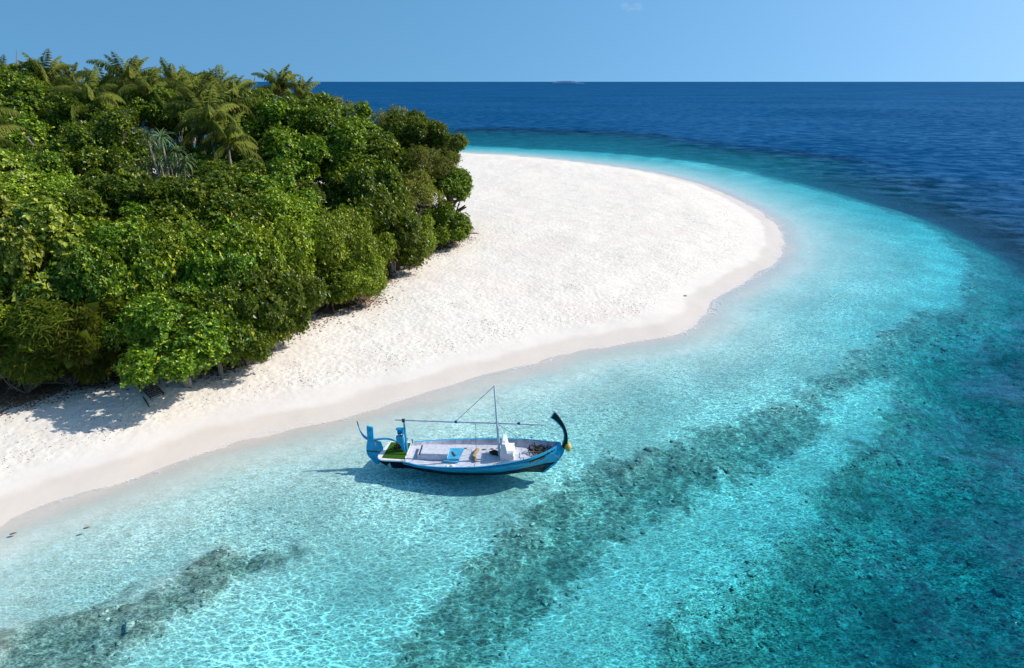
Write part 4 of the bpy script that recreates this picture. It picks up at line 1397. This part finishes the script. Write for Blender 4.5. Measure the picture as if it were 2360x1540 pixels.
for k, (px, py, n, h, sp, lab) in enumerate(((722, 724, 30, 1.5, 1.3, 'grey dry brushwood standing at the sand edge in front of the light green shrub'),
                                              (600, 795, 16, 1.6, 1.6, 'grey leafless twigs under the tree edge left of the dry brushwood'),
                                              (60, 900, 16, 1.8, 2.0, 'bare crossing stems at the bottom left edge of the scrub'),
                                              (165, 880, 12, 1.6, 1.6, 'bare stems in the deep shade left of the lounger'),
                                              (820, 690, 10, .8, 1.0, 'low dry twigs below the loose yellow-green shrub'),
                                              (955, 590, 12, 1.0, 1.2, 'dry twigs below the light shrub between two dark trees'))):
    q = at(px, py, 1.1)
    o = dead_branch(30 + k, n, h, sp).build('dry_brushwood', M_TWIG, None, None, label=lab, category='dry bush', group='dry brushwood along the grove edge')
    o.location = (q[0], q[1], ground(q[0], q[1]) - .05)
q = at(766, 722, 1.0)
o = MB().tube(smooth_line([(-.35, .5, 1.3), (-.05, .2, .9), (.1, -.1, .35), (.28, -.3, .0)], 4), .028, 6).tube([(-.05, .2, .9), (-.5, -.25, 0)], [.02, .012], 5).build('dead_branch', paint('orange_dead_wood', (.45, .22, .10), .9, .2), None, 180, label='orange brown dead branch leaning from the brushwood down to the sand', category='branch')
o.location = (q[0], q[1], ground(q[0], q[1]))
q = at(1088, 541, 1.25)
o = MB().tube(smooth_line([(-.6, -.05, .04), (0, .03, .07), (.75, .1, .03)], 4), [.07] * 4 + [.06] * 3 + [.03] * 2, 7).build('driftwood_log', paint('red_driftwood', (.30, .10, .06), .9, .2), None, 180, label='reddish driftwood log on the white sand beside the tip of the grove', category='log')
o.location = (q[0], q[1], ground(q[0], q[1]))
q = at(1580, 672, .6)
o = MB().blob((0, 0, .03), (.15, .09, .06), 9, 6, .2, 4).build('beach_stone', paint('grey_stone', (.30, .30, .31), .9, .3), None, None, label='lone grey stone on the dry sand near the right shore', category='stone')
o.location = (q[0], q[1], ground(q[0], q[1]))
for px, py, lab in ((200, 1218, 'brown leaf floating in the shallows with its shadow beside it'), (31, 1231, 'brown leaf stranded at the water edge near the left side')):
    q = at(px, py, 0)
    o = MB().blob((0, 0, .035), (.13, .06, .015), 9, 5, .2, 2).build('floating_leaf', M_WOOD, None, 180, label=lab, category='leaf')
    o.location = (q[0], q[1], max(0, ground(q[0], q[1]))); o.rotation_euler = (0, 0, .5)


def scatter(name, n, pick, size, mat, lift=.004, thick=.25):
    """many small flat bits as one mesh"""
    g = np.random.default_rng(len(name) + n)
    X, Y = pick(g, n)
    Z = terrain(X[None], Y[None])[0][0]
    n = len(X)
    a = g.uniform(0, 6.28, n); L = g.uniform(*size, n); W = L * g.uniform(.15, .5, n)
    C = np.stack([X, Y, Z + lift], -1)
    D = np.stack([np.cos(a), np.sin(a), g.normal(size=n) * .18], -1); S = np.stack([-np.sin(a), np.cos(a), np.zeros(n)], -1)
    up = np.array([0, 0, 1.])
    V = np.stack([C - D * L[:, None] / 2, C - S * W[:, None] / 2, C + D * L[:, None] / 2, C + S * W[:, None] / 2, C + up * (W * thick)[:, None] + up * .012], 1).reshape(-1, 3)
    i = np.arange(n)[:, None] * 5
    F = np.concatenate([i + np.array(t) for t in ((0, 1, 4), (1, 2, 4), (2, 3, 4), (3, 0, 4))], 0)
    return link(name, mesh_np(name, V, F), mat, None, kind='stuff')


SH = np.array(SHORE)


def along(g, n, inland, sd, i0=8, i1=None):
    i1 = i1 or len(SH) - 6
    k = g.integers(i0, i1, n); t = g.random(n)[:, None]
    P = SH[k] * (1 - t) + SH[k + 1] * t
    T = unit(SH[k + 1] - SH[k]); Nn = np.stack([-T[:, 1], T[:, 0]], -1)
    d = inland(g, n) + g.normal(size=n) * sd
    Q = P + Nn * np.abs(d)[:, None]
    ok = np.hypot(Q[:, 0], Q[:, 1]) < 130
    return Q[ok, 0], Q[ok, 1]


M_WRACK = leaf_mat('wrack', [(0, (.04, .03, .02)), (.6, (.12, .08, .05)), (1, (.28, .2, .13))], .9, 0)
scatter('seaweed_wrack', 3600, lambda g, n: along(g, n, lambda g, n: np.where(g.random(n) < .5, 4.6, np.where(g.random(n) < .5, 6.4, 10.5)), .5), (.03, .13), M_WRACK)


def pick_field(g, n):
    X = g.uniform(-30, 34, n * 4); Y = g.uniform(24, 120, n * 4)
    w = fbm(X * .13, Y * .13, 3)
    s = signed_dist(X, Y, ISLAND)
    ok = (s < -4.5) & (w + g.normal(size=len(X)) * .06 > .54)
    return X[ok][:n], Y[ok][:n]


scatter('beach_debris', 3200, pick_field, (.03, .16), M_WRACK)


def pick_edge(g, n):
    P = np.array(FOREST[1:18]); P = np.array(smooth_line(P, 6))
    k = g.integers(0, len(P) - 1, n); t = g.random(n)[:, None]
    Q = P[k] * (1 - t) + P[k + 1] * t
    T = unit(P[k + 1] - P[k]); Nn = np.stack([-T[:, 1], T[:, 0]], -1)
    Q = Q + Nn * (g.normal(size=n) * .8 + .5)[:, None]
    return Q[:, 0], Q[:, 1]


M_LITTER = leaf_mat('leaf_litter', [(0, (.07, .045, .03)), (.4, (.18, .10, .05)), (.8, (.30, .16, .08)), (1, (.45, .36, .25))], .9, 0)
scatter('leaf_litter', 9000, pick_edge, (.08, .24), M_LITTER, .01, .5)

# coral rubble and coral heads on the reef
g = np.random.default_rng(77)
X = g.uniform(-14, 42, 60000); Y = g.uniform(11, 62, 60000)
Zr, Rr, Sr, Cr = terrain(X[None], Y[None])
ok = (Rr[0] > .3) & (g.random(60000) < Rr[0] * np.clip((Cr[0] - .36) * 3.2, .05, 1) * .55)
X, Y, Zr = X[ok][:2600], Y[ok][:2600], Zr[0][ok][:2600]
ico = MB().blob((0, 0, 0), (1, 1, .42), 7, 5, .25, 1)
iv = np.array(ico.v); itri = []
for q in ico.f:
    itri += [(q[0], q[i], q[i + 1]) for i in range(1, len(q) - 1)]
itri = np.array(itri)
n = len(X)
rad = g.uniform(.04, .12, n) * np.where(g.random(n) < .05, 1.9, 1)
an = g.uniform(0, 6.28, n)
ca, sa = np.cos(an), np.sin(an)
jit = 1 + g.normal(size=(n, len(iv))) * .14
V = iv[None] * (rad[:, None] * jit)[:, :, None]
V = np.stack([V[..., 0] * ca[:, None] - V[..., 1] * sa[:, None], V[..., 0] * sa[:, None] + V[..., 1] * ca[:, None], V[..., 2]], -1)
V += np.stack([X, Y, Zr + rad * .02], -1)[:, None]
F = (itri[None] + (np.arange(n) * len(iv))[:, None, None]).reshape(-1, 3)
M_CORAL = leaf_mat('coral', [(0, (.16, .18, .13)), (.4, (.30, .31, .24)), (.7, (.45, .45, .36)), (.9, (.6, .58, .48)), (1, (.8, .78, .68))], .9, 0)
link('coral_rubble', smooth(mesh_np('coral_rubble', V.reshape(-1, 3), F)), M_CORAL, None, kind='stuff')

# foam lace where the ripples run up the right-hand shore
m, nt, ns, ln = new_mat('foam')
p = ns['Principled BSDF']; p.inputs['Base Color'].default_value = (.82, .84, .85, 1); p.inputs['Roughness'].default_value = .8
geo = nd(nt, 'ShaderNodeNewGeometry')
n_a = noise(nt, geo.outputs['Position'], 1.6, 4, .6, .5); vv = nd(nt, 'ShaderNodeTexVoronoi', feature='DISTANCE_TO_EDGE', i_Scale=4.5)
ln.new(geo.outputs['Position'], vv.inputs['Vector'])
e_att = nd(nt, 'ShaderNodeAttribute', attribute_name='edge').outputs['Fac']
lace = math_node(nt, 'LESS_THAN', vv.outputs['Distance'], .10)
al = math_node(nt, 'MULTIPLY', math_node(nt, 'GREATER_THAN', math_node(nt, 'ADD', n_a.outputs['Fac'], math_node(nt, 'MULTIPLY', e_att, .35)), .77), math_node(nt, 'ADD', math_node(nt, 'MULTIPLY', lace, .38), math_node(nt, 'MULTIPLY', e_att, .14)), True)
ln.new(al, p.inputs['Alpha'])
V, F, E_ = [], [], []
i0, i1 = 12, 108
base_n = 0
for i in range(i0, i1):
    pp = SH[i]; tq = unit((SH[i + 1] - SH[i - 1])[None])[0]; nn = np.array([-tq[1], tq[0]])
    wob = (fbm(np.array([i * .37]), np.array([2.]), 3)[0] - .5) * 1.6
    wide = float(sstep(66, 76, i)) * .75 + .25
    for j, (d, e) in enumerate(((-1.5, 0), (-.8, .45), (-.25, .8), (.05, 1.0), (.22, .2))):
        q = pp + nn * (d * wide + wob * (.4 + .6 * wide))
        V.append((q[0], q[1], max(.012, ground(q[0], q[1]) + .012))); E_.append(e)
    if i > i0:
        a = (i - i0) * 5
        for j in range(4):
            F.append((a - 5 + j, a - 4 + j, a + 1 + j, a + j))
me = smooth(mesh_np('foam', V, F))
me.attributes.new('edge', 'FLOAT', 'POINT').data.foreach_set('value', np.array(E_, np.float32))
link('foam', me, m, None, kind='stuff')

# ------------------------------------------------------------------ far away
c = at(1310, 200, 0); d = unit(ray(1310, 187)[None])[0]
far = np.array([d[0], d[1]]) / np.hypot(d[0], d[1]) * 6500
fi = thing('distant_island', 'low wooded island on the horizon', 'island', (far[0], far[1], 0))
V, F = [], []
g = np.random.default_rng(4); nseg = 60
for i in range(nseg + 1):
    q = i / nseg; xx = (q - .5) * 300
    hh = (22 * math.sin(math.pi * min(1, q * 1.02)) ** .35 * (.72 + .28 * math.cos((q - .35) * 3)) + g.normal() * .9) * (1 if q < .74 else .6)
    V += [(xx, -25, -1), (xx, -15, hh * .8), (xx, 0, hh), (xx, 20, hh * .8), (xx, 30, -1)]
    if i:
        for j in range(4):
            a = (i - 1) * 5 + j; F.append((a, a + 5, a + 6, a + 1))
link('island_trees', mesh_np('island_trees', V, F), paint('far_island_blue', (.05, .16, .30), .9, .1, .05), fi)  # one even blue over the far trees

m, nt, ns, ln = new_mat('cloud')
ns.remove(ns['Principled BSDF'])
pv = nd(nt, 'ShaderNodeVolumePrincipled'); pv.inputs['Color'].default_value = (1, 1, 1, 1); pv.inputs['Density'].default_value = .004; pv.inputs['Anisotropy'].default_value = .3
ln.new(pv.outputs[0], ns['Material Output'].inputs['Volume'])
r0 = ray(1455, 17); cp = np.array([0, 0, CAM_H]) + r0 / np.linalg.norm(r0) * 3000
cl = MB()
for (dx, dz, rx, rz, sd) in ((-28, 4, 20, 14, 1), (-6, -4, 26, 10, 2), (26, 2, 24, 17, 3), (8, 0, 18, 10, 5)):
    cl.blob((dx, sd * 4 - 10, dz), (rx, 20, rz), 14, 9, .12, sd)
o = cl.build('small_cloud', m, None, 180, label='single small faint white cloud high in the blue sky', category='cloud')
o.location = cp
